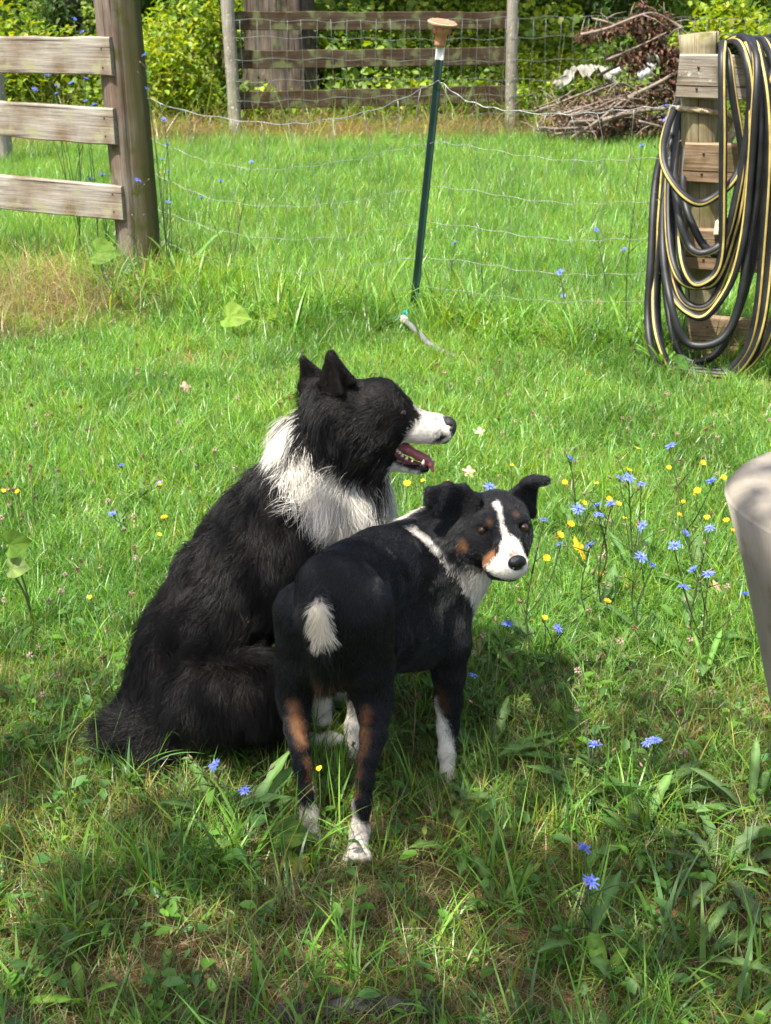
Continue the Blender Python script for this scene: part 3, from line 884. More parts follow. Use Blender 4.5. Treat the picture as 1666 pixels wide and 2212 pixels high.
M_HOSE = plain('black_rubber_hose', (0.013, 0.0135, 0.015), 0.5, 0.4, noise=0.6, scale=14, bump=0.1)
M_STRIPE = plain('yellow_hose_stripe', (0.44, 0.33, 0.10), 0.6, 0.3, noise=0.3, scale=22)
def cz(cx, cy): return (1145.4 + 0.3923 * cx, 0.3923 * cy)
def hose():
    root = thing('garden_hose', 'long black hose with a yellow stripe hanging in loops over the rail', 'hose', at(1560, 700, HP_Y) * 1.0)
    root.location.z = 0
    Yf, Yb = HP_Y - 0.27, HP_Y + 0.10
    # each loop: left strand (behind the post), bottom, right strand (front), over the rail
    loops = [
        # pts (crop x, crop y, front amount 0..1)
        ([(860, 520, 0.0), (790, 600, 0.2), (748, 720, 0.5), (735, 850, 0.8), (760, 960, 1), (830, 1075, 1.1), (925, 1118, 1.15), (1020, 1090, 1.15), (1110, 1000, 1.15), (1190, 830, 1.1), (1255, 640, 1.1), (1320, 450, 1.1), (1370, 300, 1.0), (1390, 220, 0.6), (1350, 200, 0.1), (1150, 300, -0.1)], (4, 5)),
        ([(880, 560, 0.0), (855, 760, 0.2), (845, 1000, 0.5), (855, 1120, 0.8), (880, 1220, 0.9), (930, 1320, 0.95), (1010, 1390, 1), (1090, 1408, 1), (1165, 1380, 1), (1225, 1300, 1), (1262, 1100, 1), (1275, 800, 1), (1262, 500, 1), (1235, 290, 0.95), (1180, 215, 0.6), (1110, 215, 0.1), (960, 330, -0.1)], None),
        ([(850, 540, 0.0), (815, 760, 0.2), (800, 960, 0.5), (805, 1120, 0.8), (830, 1260, 0.95), (880, 1355, 1), (950, 1395, 1.1), (1020, 1370, 1.1), (1080, 1290, 1.1), (1130, 1120, 1.1), (1172, 920, 1.1), (1200, 680, 1.1), (1205, 430, 1.1), (1180, 280, 0.95), (1130, 232, 0.5), (1060, 250, 0.1), (940, 350, -0.1)], (1, 2)),
        ([(870, 560, -0.1), (830, 860, 0.2), (815, 1150, 0.5), (818, 1350, 0.8), (845, 1480, 0.95), (900, 1555, 1), (960, 1560, 1.05), (1020, 1500, 1.05), (1055, 1380, 1.05), (1068, 1150, 1.1), (1062, 850, 1.15), (1050, 550, 1.15), (1060, 340, 1.1), (1068, 262, 0.9), (1050, 240, 0.4), (980, 320, -0.1)], (3,)),
        ([(830, 560, -0.1), (775, 800, 0.1), (755, 1100, 0.4), (765, 1330, 0.7), (800, 1480, 0.9), (860, 1562, 1), (940, 1582, 1.05), (1020, 1545, 1.1), (1095, 1420, 1.1), (1160, 1180, 1.15), (1195, 900, 1.2), (1215, 620, 1.2), (1222, 380, 1.1), (1200, 260, 0.9), (1150, 222, 0.4), (1010, 320, -0.1)], (1, 2)),
        ([(840, 560, -0.15), (790, 900, 0.1), (775, 1250, 0.3), (790, 1480, 0.7), (830, 1620, 0.9), (890, 1690, 1), (960, 1690, 1.05), (1040, 1600, 1.05), (1110, 1420, 1.05), (1160, 1150, 1.05), (1165, 850, 1.05), (1130, 560, 1.05), (1100, 380, 1.0), (1075, 285, 0.8), (1040, 260, 0.3), (950, 330, -0.1)], (1, 2)),
        ([(825, 560, -0.2), (765, 950, 0.0), (752, 1300, 0.2), (765, 1530, 0.6), (810, 1660, 0.9), (880, 1735, 1), (950, 1745, 1.1), (1030, 1690, 1.15), (1110, 1540, 1.15), (1175, 1270, 1.2), (1215, 950, 1.2), (1240, 600, 1.2), (1248, 380, 1.1), (1225, 265, 0.9), (1150, 205, 0.4), (1030, 300, -0.1)], (1, 2)),
        ([(835, 580, -0.2), (760, 830, 0.0), (738, 1100, 0.2), (736, 1380, 0.5), (755, 1600, 0.8), (800, 1790, 0.95), (870, 1885, 1), (960, 1908, 1.05), (1050, 1865, 1.1), (1120, 1770, 1.1), (1172, 1590, 1.1), (1205, 1330, 1.1), (1245, 1050, 1.1), (1262, 720, 1.1), (1258, 450, 1.05), (1240, 300, 0.9), (1190, 210, 0.4), (1020, 320, -0.1)], None),
        ([(815, 600, -0.25), (740, 800, -0.1), (700, 980, 0.0), (672, 1200, 0.2), (655, 1480, 0.4), (650, 1700, 0.5), (662, 1880, 0.7), (695, 2010, 0.8), (760, 2085, 0.9), (880, 2128, 1.0), (1000, 2115, 1.1), (1110, 2030, 1.15), (1200, 1890, 1.2), (1262, 1650, 1.25), (1295, 1300, 1.25), (1310, 900, 1.25), (1305, 550, 1.2), (1280, 330, 1.0), (1230, 235, 0.5), (1060, 300, -0.1)], (2, 3)),
        ([(825, 600, -0.2), (755, 830, -0.05), (725, 1000, 0.0), (700, 1250, 0.2), (684, 1550, 0.4), (690, 1760, 0.6), (725, 1930, 0.8), (785, 2060, 0.9), (900, 2135, 1.0), (1050, 2125, 1.1), (1180, 2010, 1.2), (1255, 1850, 1.3), (1310, 1580, 1.3), (1350, 1200, 1.3), (1370, 800, 1.3), (1360, 450, 1.2), (1320, 280, 0.9), (1260, 215, 0.4), (1080, 300, -0.1)], (1, 2)),
        ([(830, 640, -0.25), (775, 900, -0.1), (745, 1250, 0.0), (742, 1560, 0.2), (780, 1800, 0.5), (840, 1960, 0.7), (910, 2000, 0.8), (1000, 1960, 0.85), (1080, 1880, 0.9), (1150, 1720, 1.0), (1215, 1460, 1.0), (1255, 1150, 0.95), (1285, 800, 0.95), (1285, 480, 0.95), (1262, 310, 0.8), (1210, 232, 0.3), (1040, 330, -0.1)], None),
        ([(850, 640, -0.3), (790, 900, -0.15), (720, 1300, 0.0), (700, 1600, 0.2), (715, 1850, 0.5), (770, 2020, 0.7), (900, 2090, 0.8), (1080, 2080, 0.9), (1230, 2000, 1.1), (1330, 1800, 1.3), (1390, 1450, 1.3), (1410, 1000, 1.3), (1400, 500, 1.2), (1360, 300, 0.9), (1300, 225, 0.4), (1100, 300, -0.1)], (1, 2)),
    ]
    for k, (pts, st) in enumerate(loops):
        W = []
        for (cx, cy, fr) in pts:
            x, y = cz(cx, cy)
            W.append(at(x, y, Yb + (Yf - Yb) * fr - 0.014 * (k % 4) * (fr > 0.5)))
        c = catmull(W, 7, closed=True)
        c = [p + Vector((0.004 * sin(i * 0.23 + k), 0.005 * sin(i * 0.31 + 2 * k), 0.003 * sin(i * 0.4 + k))) for i, p in enumerate(c)]
        c = [Vector((p.x, p.y, max(p.z, float(ground_z(p.x, p.y)) + 0.014))) for p in c]
        for _ in range(4):
            c = [(c[i - 1] + c[i] * 2 + c[(i + 1) % (len(c) - 1)]) / 4 for i in range(len(c) - 1)]
            c.append(c[0].copy())
        m = MB()
        m.tube(c, 0.0150, 12, 0, cap=False, stripe=None, twist=0.012 * (1 if k % 2 else -1), stripe_dir=(None if st is None else Vector((-0.25 + 0.12 * (k % 4), -1, 0.25 - 0.3 * (k % 3)))))
        m.obj('hose_loop', [M_HOSE, M_STRIPE], root)
hose()

M_ROPE = plain('frayed_rope', (0.45, 0.36, 0.24), 0.9, 0.1, noise=0.35, scale=90, bump=0.5)
def rope():
    root = thing('rope', 'frayed tan rope tied round the hose post under the top rail', 'rope', at(1512, 240, HP_Y))
    c = at(1511, 240, HP_Y); m = MB()
    for ph in (0, pi * 2 / 3, pi * 4 / 3):
        pts = []
        for i in range(73):
            a = 2 * pi * i / 72
            w = 20 * a + ph
            pts.append(c + Vector(((0.080 + 0.006 * cos(w)) * cos(a), (0.080 + 0.006 * cos(w)) * sin(a), 0.012 * cos(a + 2.5) + 0.006 * sin(w))))
        m.tube(pts, 0.0065, 6, cap=False)
    m.obj('loop', M_ROPE, root)
    m = MB()
    k0 = cz(1105, 690); k1 = cz(1060, 1000); k2 = cz(1040, 1180); k3 = cz(1025, 1290)
    a = at(1578, 262, HP_Y + 0.02)
    for ph in (0, pi * 2 / 3, pi * 4 / 3):
        path = catmull([at(1560, 250, HP_Y - 0.03), a, at(*k1, HP_Y + 0.03), at(*k2, HP_Y - 0.02), at(*k3, HP_Y - 0.13)], 22)
        pts = [p + Vector((0.006 * cos(i * 0.9 + ph), 0.006 * sin(i * 0.9 + ph), 0)) for i, p in enumerate(path)]
        m.tube(pts, 0.006, 6)
    for j in range(5):
        m.tube([a + Vector((random.uniform(-0.02, 0.02), random.uniform(-0.02, 0.02), random.uniform(-0.03, 0.03))), a + Vector((random.uniform(-0.02, 0.02), -0.02, -0.05)), a + Vector((random.uniform(-0.03, 0.03), -0.01, -0.11))], 0.007, 6)
    m.obj('loose_end', M_ROPE, root)
rope()

# ---- hose end with a teal fitting in the grass
def sprinkler():
    a, b, c = at(872, 733, 5.38), at(900, 772, 5.2), at(930, 802, 5.05)
    root = thing('garden_hose', 'grey hose end with a small teal fitting lying in grass by steel post', 'hose', (a.x, a.y, 0))
    m = MB()
    lay = lambda p, h: Vector((p.x, p.y, float(ground_z(p.x, p.y)) + h))
    A, Bq, Cq = lay(a, 0.06), lay(b, 0.05), lay(c, 0.03)
    m.tube(catmull([A, Bq, Cq, Cq + Vector((0.1, -0.12, -0.02))], 8), 0.013, 10)
    m.obj('hose', plain('grey_rubber', (0.13, 0.13, 0.145), 0.5, 0.4, noise=0.2, scale=60), root)
    d = (A - Bq).normalized()
    m = MB(); m.tube([A - d * 0.02, A + d * 0.012], 0.0185, 12); m.tube([A + d * 0.012, A + d * 0.045], 0.011, 10)
    m.obj('coupling', plain('pale_coupling', (0.45, 0.40, 0.36), 0.4, 0.5, noise=0.2), root)
    m = MB(); e = A + d * 0.05
    s = Vector((0.9, 0, 0.5)).normalized()
    for sg in (-1, 1):
        m.tube([e + s * -0.034 + Vector((0, sg * 0.007, sg * 0.006)), e + s * 0.034 + Vector((0, sg * 0.007, sg * 0.006))], 0.005, 8)
    for q in (-0.032, -0.01, 0.012, 0.033):
        m.tube([e + s * q + Vector((0, -0.012, -0.011)), e + s * q + Vector((0, 0.012, 0.011))], 0.006, 8)
    m.obj('fitting', plain('teal_plastic', (0.015, 0.27, 0.25), 0.35, 0.5), root)
sprinkler()

# ---- pale tapering planter at the right edge
def planter():
    m, nt, b = new_mat('weathered_cream_plastic')
    tc = N(nt, 'ShaderNodeTexCoord')
    mp = N(nt, 'ShaderNodeMapping'); mp.inputs['Scale'].default_value = (9, 9, 1.0)
    nt.links.new(tc.outputs['Object'], mp.inputs['Vector'])
    n1 = N(nt, 'ShaderNodeTexNoise'); n1.inputs['Scale'].default_value = 2.2; n1.inputs['Detail'].default_value = 9; n1.inputs['Roughness'].default_value = 0.7
    nt.links.new(mp.outputs[0], n1.inputs['Vector'])
    n2 = N(nt, 'ShaderNodeTexNoise'); n2.inputs['Scale'].default_value = 30; n2.inputs['Detail'].default_value = 8
    nt.links.new(tc.outputs['Object'], n2.inputs['Vector'])
    r = ramp(nt, [(0.3, (0.20, 0.172, 0.135)), (0.5, (0.255, 0.225, 0.182)), (0.75, (0.285, 0.255, 0.212))], n1.outputs['Fac'])
    r2 = ramp(nt, [(0.30, (0.6, 0.55, 0.5)), (0.42, (1, 1, 1))], n2.outputs['Fac'])
    mx = N(nt, 'ShaderNodeMix', data_type='RGBA', blend_type='MULTIPLY'); mx.inputs['Factor'].default_value = 0.5
    nt.links.new(r.outputs[0], mx.inputs['A']); nt.links.new(r2.outputs[0], mx.inputs['B'])
    nt.links.new(mx.outputs['Result'], b.inputs['Base Color'])
    b.inputs['Roughness'].default_value = 0.65; b.inputs['Specular IOR Level'].default_value = 0.3
    bp = N(nt, 'ShaderNodeBump'); bp.inputs['Strength'].default_value = 0.15; bp.inputs['Distance'].default_value = 0.004
    nt.links.new(n2.outputs['Fac'], bp.inputs['Height']); nt.links.new(bp.outputs[0], b.inputs['Normal'])
    Yc = 1.72
    e = at(1582, 1062, Yc); e2 = at(1666, 1510, Yc)
    R = 0.24
    zt = at(1630, 1010, Yc - 0.1).z
    cx = e.x + R
    slope = (e2.x - e.x) / (e.z - e2.z)
    root = thing('planter', 'weathered cream planter with rounded rim and tapering side at the right edge', 'planter', (cx, Yc, 0))
    rad = lambda z: R - slope * min(e.z - z, 0.62)
    prof = [(rad(0) + 0.012, 0.0)]
    for z in (0.02, 0.1, 0.2, 0.28, 0.32, 0.4, 0.5, 0.56): prof.append((rad(z), z))
    prof.append((R + 0.001, e.z - 0.02))
    rr = 0.038; e.z -= 0.036
    for k in range(1, 9):
        a = k * pi / 2 / 8
        prof.append((R - rr + rr * cos(a), e.z + 0.01 + rr * 0.8 * sin(a)))
    zt = prof[-1][1]
    prof += [(R - 0.07, zt + 0.003), (R - 0.085, zt - 0.008), (R - 0.095, zt - 0.03), (R - 0.10, zt - 0.10), (0.0, zt - 0.10)]
    seg = 64; V = []; F = []
    for (r_, z) in prof:
        for j in range(seg):
            a = 2 * pi * j / seg
            w = 1 + 0.004 * sin(5 * a) + 0.003 * sin(9 * a + z * 9)
            V.append((r_ * w * cos(a), r_ * w * sin(a), z))
    for i in range(len(prof) - 1):
        for j in range(seg):
            F.append((i * seg + j, i * seg + (j + 1) % seg, (i + 1) * seg + (j + 1) % seg, (i + 1) * seg + j))
    mb = MB(); mb.add(V, F)
    o = mb.obj('shell', m, None); o.parent = root
planter()
# ------------------------------------------------------------------ trees, shrubs and the brush pile behind the meadow
def leaf_mesh(name, n, shape, L, cols, mat, sun_up=0.3, seed=0, w=0.7):
    """many leaf-sized faces spread through a volume; shape(r) gives a point and outward direction"""
    random.seed(seed)
    mb = MB()
    for _ in range(n):
        p, out = shape()
        az = random.uniform(0, 2 * pi)
        tilt = random.gauss(0.35, 0.5)
        small_leaf(mb, p, L * random.uniform(0.6, 1.35), az, tilt, jitc(random.choice(cols), 0.25), w)
    return mb.mesh(name, mat)

FOL_Y = [(0.20, 0.28, 0.025), (0.25, 0.31, 0.035), (0.14, 0.23, 0.025), (0.29, 0.33, 0.04), (0.10, 0.17, 0.02)]
FOL_G = [(0.09, 0.17, 0.022), (0.12, 0.21, 0.03), (0.15, 0.24, 0.03), (0.07, 0.13, 0.02)]
FOL_D = [(0.035, 0.07, 0.018), (0.045, 0.09, 0.02), (0.06, 0.11, 0.025)]
M_FOL = leafy('shrub_leaves', trans=0.38, rough=0.5, spec=0.3, var=0.1)
M_TWIG = plain('twig_bark', (0.10, 0.075, 0.05), 0.9, 0.1, noise=0.4, scale=30)

def lumpy(rx, ry, rz, lobes, fill=0.55):
    cs = []
    for _ in range(lobes):
        a, u = random.uniform(0, 2 * pi), random.uniform(0.0, 1)
        k = random.uniform(0.35, 0.85)
        cs.append((Vector((rx * k * cos(a), ry * k * sin(a), rz * (0.25 + 0.75 * u))), random.uniform(0.28, 0.5)))
    def f():
        c, r = random.choice(cs)
        d = Vector((random.gauss(0, 1), random.gauss(0, 1), random.gauss(0, 1))).normalized()
        q = (fill + (1 - fill) * random.random()) if random.random() < 0.75 else random.random()
        return c + Vector((d.x * rx, d.y * ry, d.z * rz)) * r * q, d
    return f, cs

def shrub_meshes(name, k, cols, n=4600, L=0.062, w=0.75):
    random.seed(100 + k)
    f, cs = lumpy(0.9, 0.7, 0.9, 9)
    crown = leaf_mesh(name + '_foliage', n, f, L, cols, M_FOL, seed=200 + k, w=w)
    mb = MB(); random.seed(300 + k)
    for c, r in cs:
        b = Vector((random.uniform(-0.12, 0.12), random.uniform(-0.12, 0.12), -0.05))
        mb.tube(catmull([b, b * 0.5 + c * 0.5 + Vector((random.uniform(-.08, .08), random.uniform(-.08, .08), 0.1)), c], 5), [0.022 * (1 - i / 12) for i in range(11)], 6)
    stem = mb.mesh(name + '_stems', M_TWIG)
    return crown, stem

SHRUBS = [shrub_meshes('shrub%d' % k, k, [FOL_Y, FOL_G, FOL_Y, FOL_D][k], w=[0.75, 0.6, 0.9, 0.5][k]) for k in range(4)]
def shrub(kind, x, y, s, rz, label, sz=1.0, dup=[0]):
    cr, st = SHRUBS[kind]
    root = thing('shrub', label, 'shrub', (x, y, 0), 'shrubs growing behind the far fence')
    for nm, me in (('foliage', cr), ('stem', st)):
        o = bpy.data.objects.new(nm, me); COL.objects.link(o); o.parent = root
    root.scale = (s, s, s * sz); root.rotation_euler = (0, 0, rz)
    return root

def px_at(px, Y): return (px - W_PX / 2) / F_PX * Y * 0.952
SH = [  # kind, picture x, Y, size, z-stretch, label
    (0, 95, 15.2, 1.25, 0.95, 'yellow green shrub between the pale far post and the dark trunk on the left'),
    (3, 205, 16.8, 1.35, 1.1, 'dark shrub right behind the dark trunk and the thick near post'),
    (0, 395, 14.7, 1.15, 1.15, 'bright yellow green shrub between the thick near post and the far fence'),
    (1, 450, 16.4, 1.3, 1.2, 'mid green shrub left of the big trunk and its fence post'),
    (2, 760, 16.6, 1.2, 1.0, 'broad leaved sunny shrub just right of the big trunk'),
    (1, 900, 16.1, 1.0, 0.9, 'green shrub behind the middle of the dark far fence'),
    (0, 1010, 17.2, 1.3, 1.1, 'yellowish shrub behind the right half of the far fence'),
    (2, 1180, 16.0, 1.0, 0.85, 'leafy low shrub just right of the far fence end post'),
    (3, 1270, 18.5, 1.5, 1.2, 'dark green shrub rising above the brown brush pile'),
    (0, 1600, 15.8, 1.25, 1.05, 'bright yellow green shrub behind the hose post at the right'),
    (1, 1480, 17.5, 1.4, 1.15, 'grey green shrub between the brush pile and the hose post'),
]
for j, (k, px, Y, s, szz, lab) in enumerate(SH):
    shrub(k, px_at(px, Y), Y, s, j * 1.9, lab, szz)

def far_thicket():
    """the wood behind, one mass of undergrowth"""
    sprays = []
    for k in range(5):
        random.seed(400 + k)
        f = lambda: (Vector((random.gauss(0, 0.16), random.gauss(0, 0.16), random.gauss(0, 0.12))), None)
        sprays.append(leaf_mesh('spray%d' % k, 60, f, 0.085, [FOL_Y, FOL_G, FOL_G, FOL_D, FOL_Y][k], M_LEAF, seed=500 + k, w=0.8))
    lib = library('spray_library', sprays)
    n = 9000
    X = rng.uniform(-16, 14, n)
    dep = rng.random(n)
    Y = 16.0 + 9 * dep + 0.6 * np.sin(X * 1.3) + 0.4 * np.sin(X * 3.1)
    top = (0.7 + 1.2 * np.sin(X * 0.9 + 1) * 0.4 + 0.5 * np.sin(X * 2.3 + Y)) + (Y - 16) * 0.42
    top = np.maximum(top, 0.35)
    Z = top * rng.random(n) ** 0.6
    gaps = vnoise(np.stack([X * 1.6, Y * 1.2, Z * 1.8], 1), 21)
    k = gaps > -0.45
    P = np.stack([X, Y, Z], 1)[k]
    idx = np.where(vnoise(P * 0.8, 22) > 0, rng.choice([0, 4, 1], len(P)), rng.choice([1, 2, 3], len(P)))
    o = scatter('undergrowth', P, rng.uniform(0, 6.28, len(P)), rng.uniform(0.7, 1.5, len(P)), idx, lib, tilt=0.5)
    # weeds standing in front of the white sheet and the pile
    # ground cover along the foot of the wood
    n = 1600
    X = rng.uniform(-8, 8, n); Y = 14.6 + 1.8 * rng.random(n) ** 1.2 + 0.12 * X * 0
    Z = 0.05 + 0.35 * rng.random(n)
    P = np.stack([X, Y, Z], 1)
    scatter('ground_cover', P, rng.uniform(0, 6.28, len(P)), rng.uniform(0.5, 0.9, len(P)), rng.integers(0, 3, len(P)), lib, tilt=0.5)
far_thicket()

def bark(name, dark, light):
    m = wood(name, dark, light, (0.7, 0.65, 0.6), 'Z', 0.45, moss=(0.09, 0.10, 0.05), moss_amt=0.2)
    return m
M_BARK = bark('furrowed_bark', (0.022, 0.018, 0.014), (0.135, 0.108, 0.084))
M_DBARK = bark('dark_bark', (0.012, 0.010, 0.008), (0.04, 0.032, 0.026))

CROWN = None
def crown_mesh():
    random.seed(77)
    f, cs = lumpy(2.6, 2.6, 2.4, 16, 0.4)
    return leaf_mesh('tree_crown', 5200, f, 0.24, FOL_G + FOL_D, M_FOL, seed=78, w=0.7), cs
CROWN, CROWN_CS = crown_mesh()

def tree(x, y, r, h, crown_z, cs, label, mat, seed, furrow=0.085, group='trees of the wood'):
    root = thing('tree', label, 'tree', (x, y, 0), group)
    mb = MB(); rr = np.random.default_rng(seed)
    seg, rings = 96, 60
    V = []
    ph = rr.uniform(0, 6, 8)
    for i in range(rings + 1):
        s = i / rings; z = -0.1 + h * s
        for j in range(seg):
            a = 2 * pi * j / seg
            rad = r * (1 - 0.55 * s) * (1 + 0.35 * math.exp(-max(z, 0) / (0.9 * r + 0.05)))
            rad *= 1 + furrow * (sin(9 * a + ph[0] + 1.2 * sin(z * 2 + ph[1])) * 0.7 + 0.6 * abs(sin(11 * a + ph[2] + 1.3 * sin(z * 3.3))) + 0.5 * abs(sin(19 * a + ph[5] + 1.6 * sin(z * 4.1))) + 0.5 * sin(4 * a + ph[3]))
            V.append((rad * cos(a) + 0.05 * sin(z * 0.8 + ph[4]) * s * 3, rad * sin(a), z))
    F = [(i * seg + j, i * seg + (j + 1) % seg, (i + 1) * seg + (j + 1) % seg, (i + 1) * seg + j) for i in range(rings) for j in range(seg)]
    mb.add(V, F)
    for k in range(7):
        a = rr.uniform(0, 6.28); z0 = crown_z - 1.2 + 2.2 * k / 7
        L = 1.6 * cs
        p0 = Vector((0, 0, z0)); p2 = Vector((L * cos(a), L * sin(a), z0 + 0.9))
        mb.tube(catmull([p0, (p0 + p2) / 2 + Vector((0, 0, 0.05)), p2], 5), [r * 0.32 * (1 - i / 13) for i in range(11)], 7)
    mb.obj('trunk', mat, None).parent = root
    c = bpy.data.objects.new('crown', CROWN); COL.objects.link(c); c.parent = root
    c.location = (0, 0, crown_z - 1.3 * cs); c.scale = (cs, cs, cs); c.rotation_euler = (0, 0, seed * 1.3)
    return root

tree(px_at(610, 15.3), 15.3, 0.385, 12.0, 9.6, 1.1, 'big tree with thick furrowed grey brown trunk behind the far fence', M_BARK, 1)
tree(px_at(168, 16.2), 16.2, 0.15, 10.0, 8.4, 0.95, 'tree with a slim blackish trunk above the left rails', M_DBARK, 2)
for j, (px, Y, r, lab) in enumerate([(1060, 20.5, 0.16, 'slender tree deep in the wood behind the far fence'), (1420, 21.5, 0.2, 'tree in the deep shade above the brush pile'), (330, 20.5, 0.18, 'tree in the wood behind the thick near post'), (-150, 19, 0.2, 'tree at the left end of the wood'), (1900, 20, 0.2, 'tree at the right end of the wood beyond the hose'), (780, 23, 0.22, 'tree deepest in the wood right of the big trunk')]):
    tree(px_at(px, Y), Y, r, 7.0, 4.9, 1.15, lab, M_DBARK, 10 + j)

# ---- brush pile of cut branches with dead leaves
M_DEAD = leafy('dead_leaves', trans=0.2, rough=0.7, spec=0.15, var=0.1)
M_BRANCH = plain('dead_branch', (0.20, 0.16, 0.13), 0.9, 0.1, noise=0.45, scale=25)
def brush_pile():
    cx, cy = px_at(1375, 13.2), 13.2
    root = thing('brush_pile', 'pile of cut branches with brown dead leaves left of the hose post', 'brush pile', (cx, cy, 0))
    k = lambda px, py, Y=13.2: at(px, py, Y)
    random.seed(31)
    limbs = [[(1180, 320), (1240, 285), (1330, 225), (1420, 180), (1470, 150)], [(1255, 75), (1310, 62), (1370, 38), (1410, 28), (1450, 45), (1478, 60)], [(1400, 30), (1440, 40), (1480, 70), (1492, 100), (1486, 120)],
             [(1230, 300), (1290, 262), (1350, 215), (1400, 196)], [(1290, 165), (1340, 140), (1390, 130), (1440, 150)], [(1300, 260), (1380, 240), (1470, 232)], [(1280, 270), (1380, 258), (1480, 262)],
             [(1330, 200), (1400, 205), (1490, 215)], [(1310, 130), (1380, 100), (1440, 70)], [(1280, 40), (1320, 50), (1350, 66)], [(1360, 280), (1420, 250), (1480, 240)], [(1380, 262), (1430, 275), (1465, 290)],
             [(1400, 160), (1440, 110), (1470, 90)], [(1350, 110), (1400, 150), (1450, 200)], [(1240, 250), (1310, 235), (1390, 228)], [(1270, 290), (1330, 276), (1400, 270)]]
    for j in range(46):
        x0 = random.uniform(1150, 1450); y0 = random.uniform(185 if x0 > 1250 else 235, 300)
        limbs.append([(x0, y0), (x0 + random.uniform(30, 70), y0 - random.uniform(-10, 25)), (x0 + random.uniform(80, 130), y0 - random.uniform(-20, 50))])
    heads = []
    for j, l in enumerate(limbs):
        Yo = 13.2 + random.uniform(-0.45, 0.45)
        pts = catmull([at(x, y, Yo + 0.12 * sin(i * 1.7 + j)) for i, (x, y) in enumerate(l)], 5)
        r0 = random.uniform(0.007, 0.020)
        if j in (0, 5): r0 = 0.035
        m = MB(); m.tube(pts, [r0 * (1 - 0.7 * i / len(pts)) for i in range(len(pts))], 6)
        heads.append(pts)
        # side twigs
        for p in pts[::3]:
            e = p + Vector((random.uniform(-.25, .25), random.uniform(-.2, .2), random.uniform(-.15, .2)))
            m.tube([p, (p + e) / 2 + Vector((0, 0, .02)), e], [0.006, 0.005, 0.002], 4)
        m.obj('branch', M_BRANCH, root)
    mb = MB()
    cl = [(0.115, 0.060, 0.038), (0.15, 0.080, 0.050), (0.085, 0.045, 0.032), (0.19, 0.115, 0.078), (0.13, 0.10, 0.075)]
    def puff(px, py, r, n, Y=13.1):
        c = at(px, py, Y); rr = r * mpp(px, py, Y)
        for _ in range(n):
            d = Vector((random.gauss(0, 0.55), random.gauss(0, 0.9), random.gauss(0, 0.40))) * rr
            q = c + d
            if q.z < 0.03: q.z = 0.03 + random.random() * 0.1
            small_leaf(mb, q, random.uniform(0.03, 0.065), random.uniform(0, 6.28), random.uniform(-0.3, 1.6), jitc(random.choice(cl), 0.4), 0.6)
    for (x, y, r, n) in ((1262, 78, 14, 90), (1285, 70, 16, 150), (1312, 66, 17, 170), (1340, 56, 17, 190), (1372, 42, 16, 190), (1402, 34, 16, 170), (1440, 40, 16, 120), (1385, 62, 18, 260), (1410, 66, 20, 260), (1432, 62, 16, 150), (1400, 92, 20, 280), (1428, 100, 18, 230), (1392, 118, 18, 200),
                         (1440, 122, 22, 300), (1468, 118, 20, 240), (1455, 148, 22, 260), (1478, 140, 18, 200), (1345, 128, 18, 90), (1365, 118, 18, 130), (1375, 146, 16, 110), (1318, 122, 12, 40), (1430, 172, 22, 150), (1470, 180, 24, 200), (1385, 12, 9, 60), (1392, 16, 7, 40), (1268, 60, 8, 20),
                         (1215, 255, 30, 120), (1250, 235, 30, 160), (1290, 232, 32, 220), (1330, 222, 34, 240), (1370, 212, 34, 260), (1410, 205, 34, 260), (1450, 205, 30, 240), (1480, 215, 24, 200), (1230, 280, 26, 120), (1280, 272, 30, 180), (1330, 270, 34, 220), (1385, 272, 34, 240), (1440, 268, 34, 260), (1480, 258, 24, 160), (1195, 290, 20, 60), (1300, 292, 26, 120), (1360, 292, 26, 120)):
        puff(x, y, r, n)
    o = mb.obj('dead_leaves', M_DEAD, root); o['kind'] = 'stuff'
brush_pile()

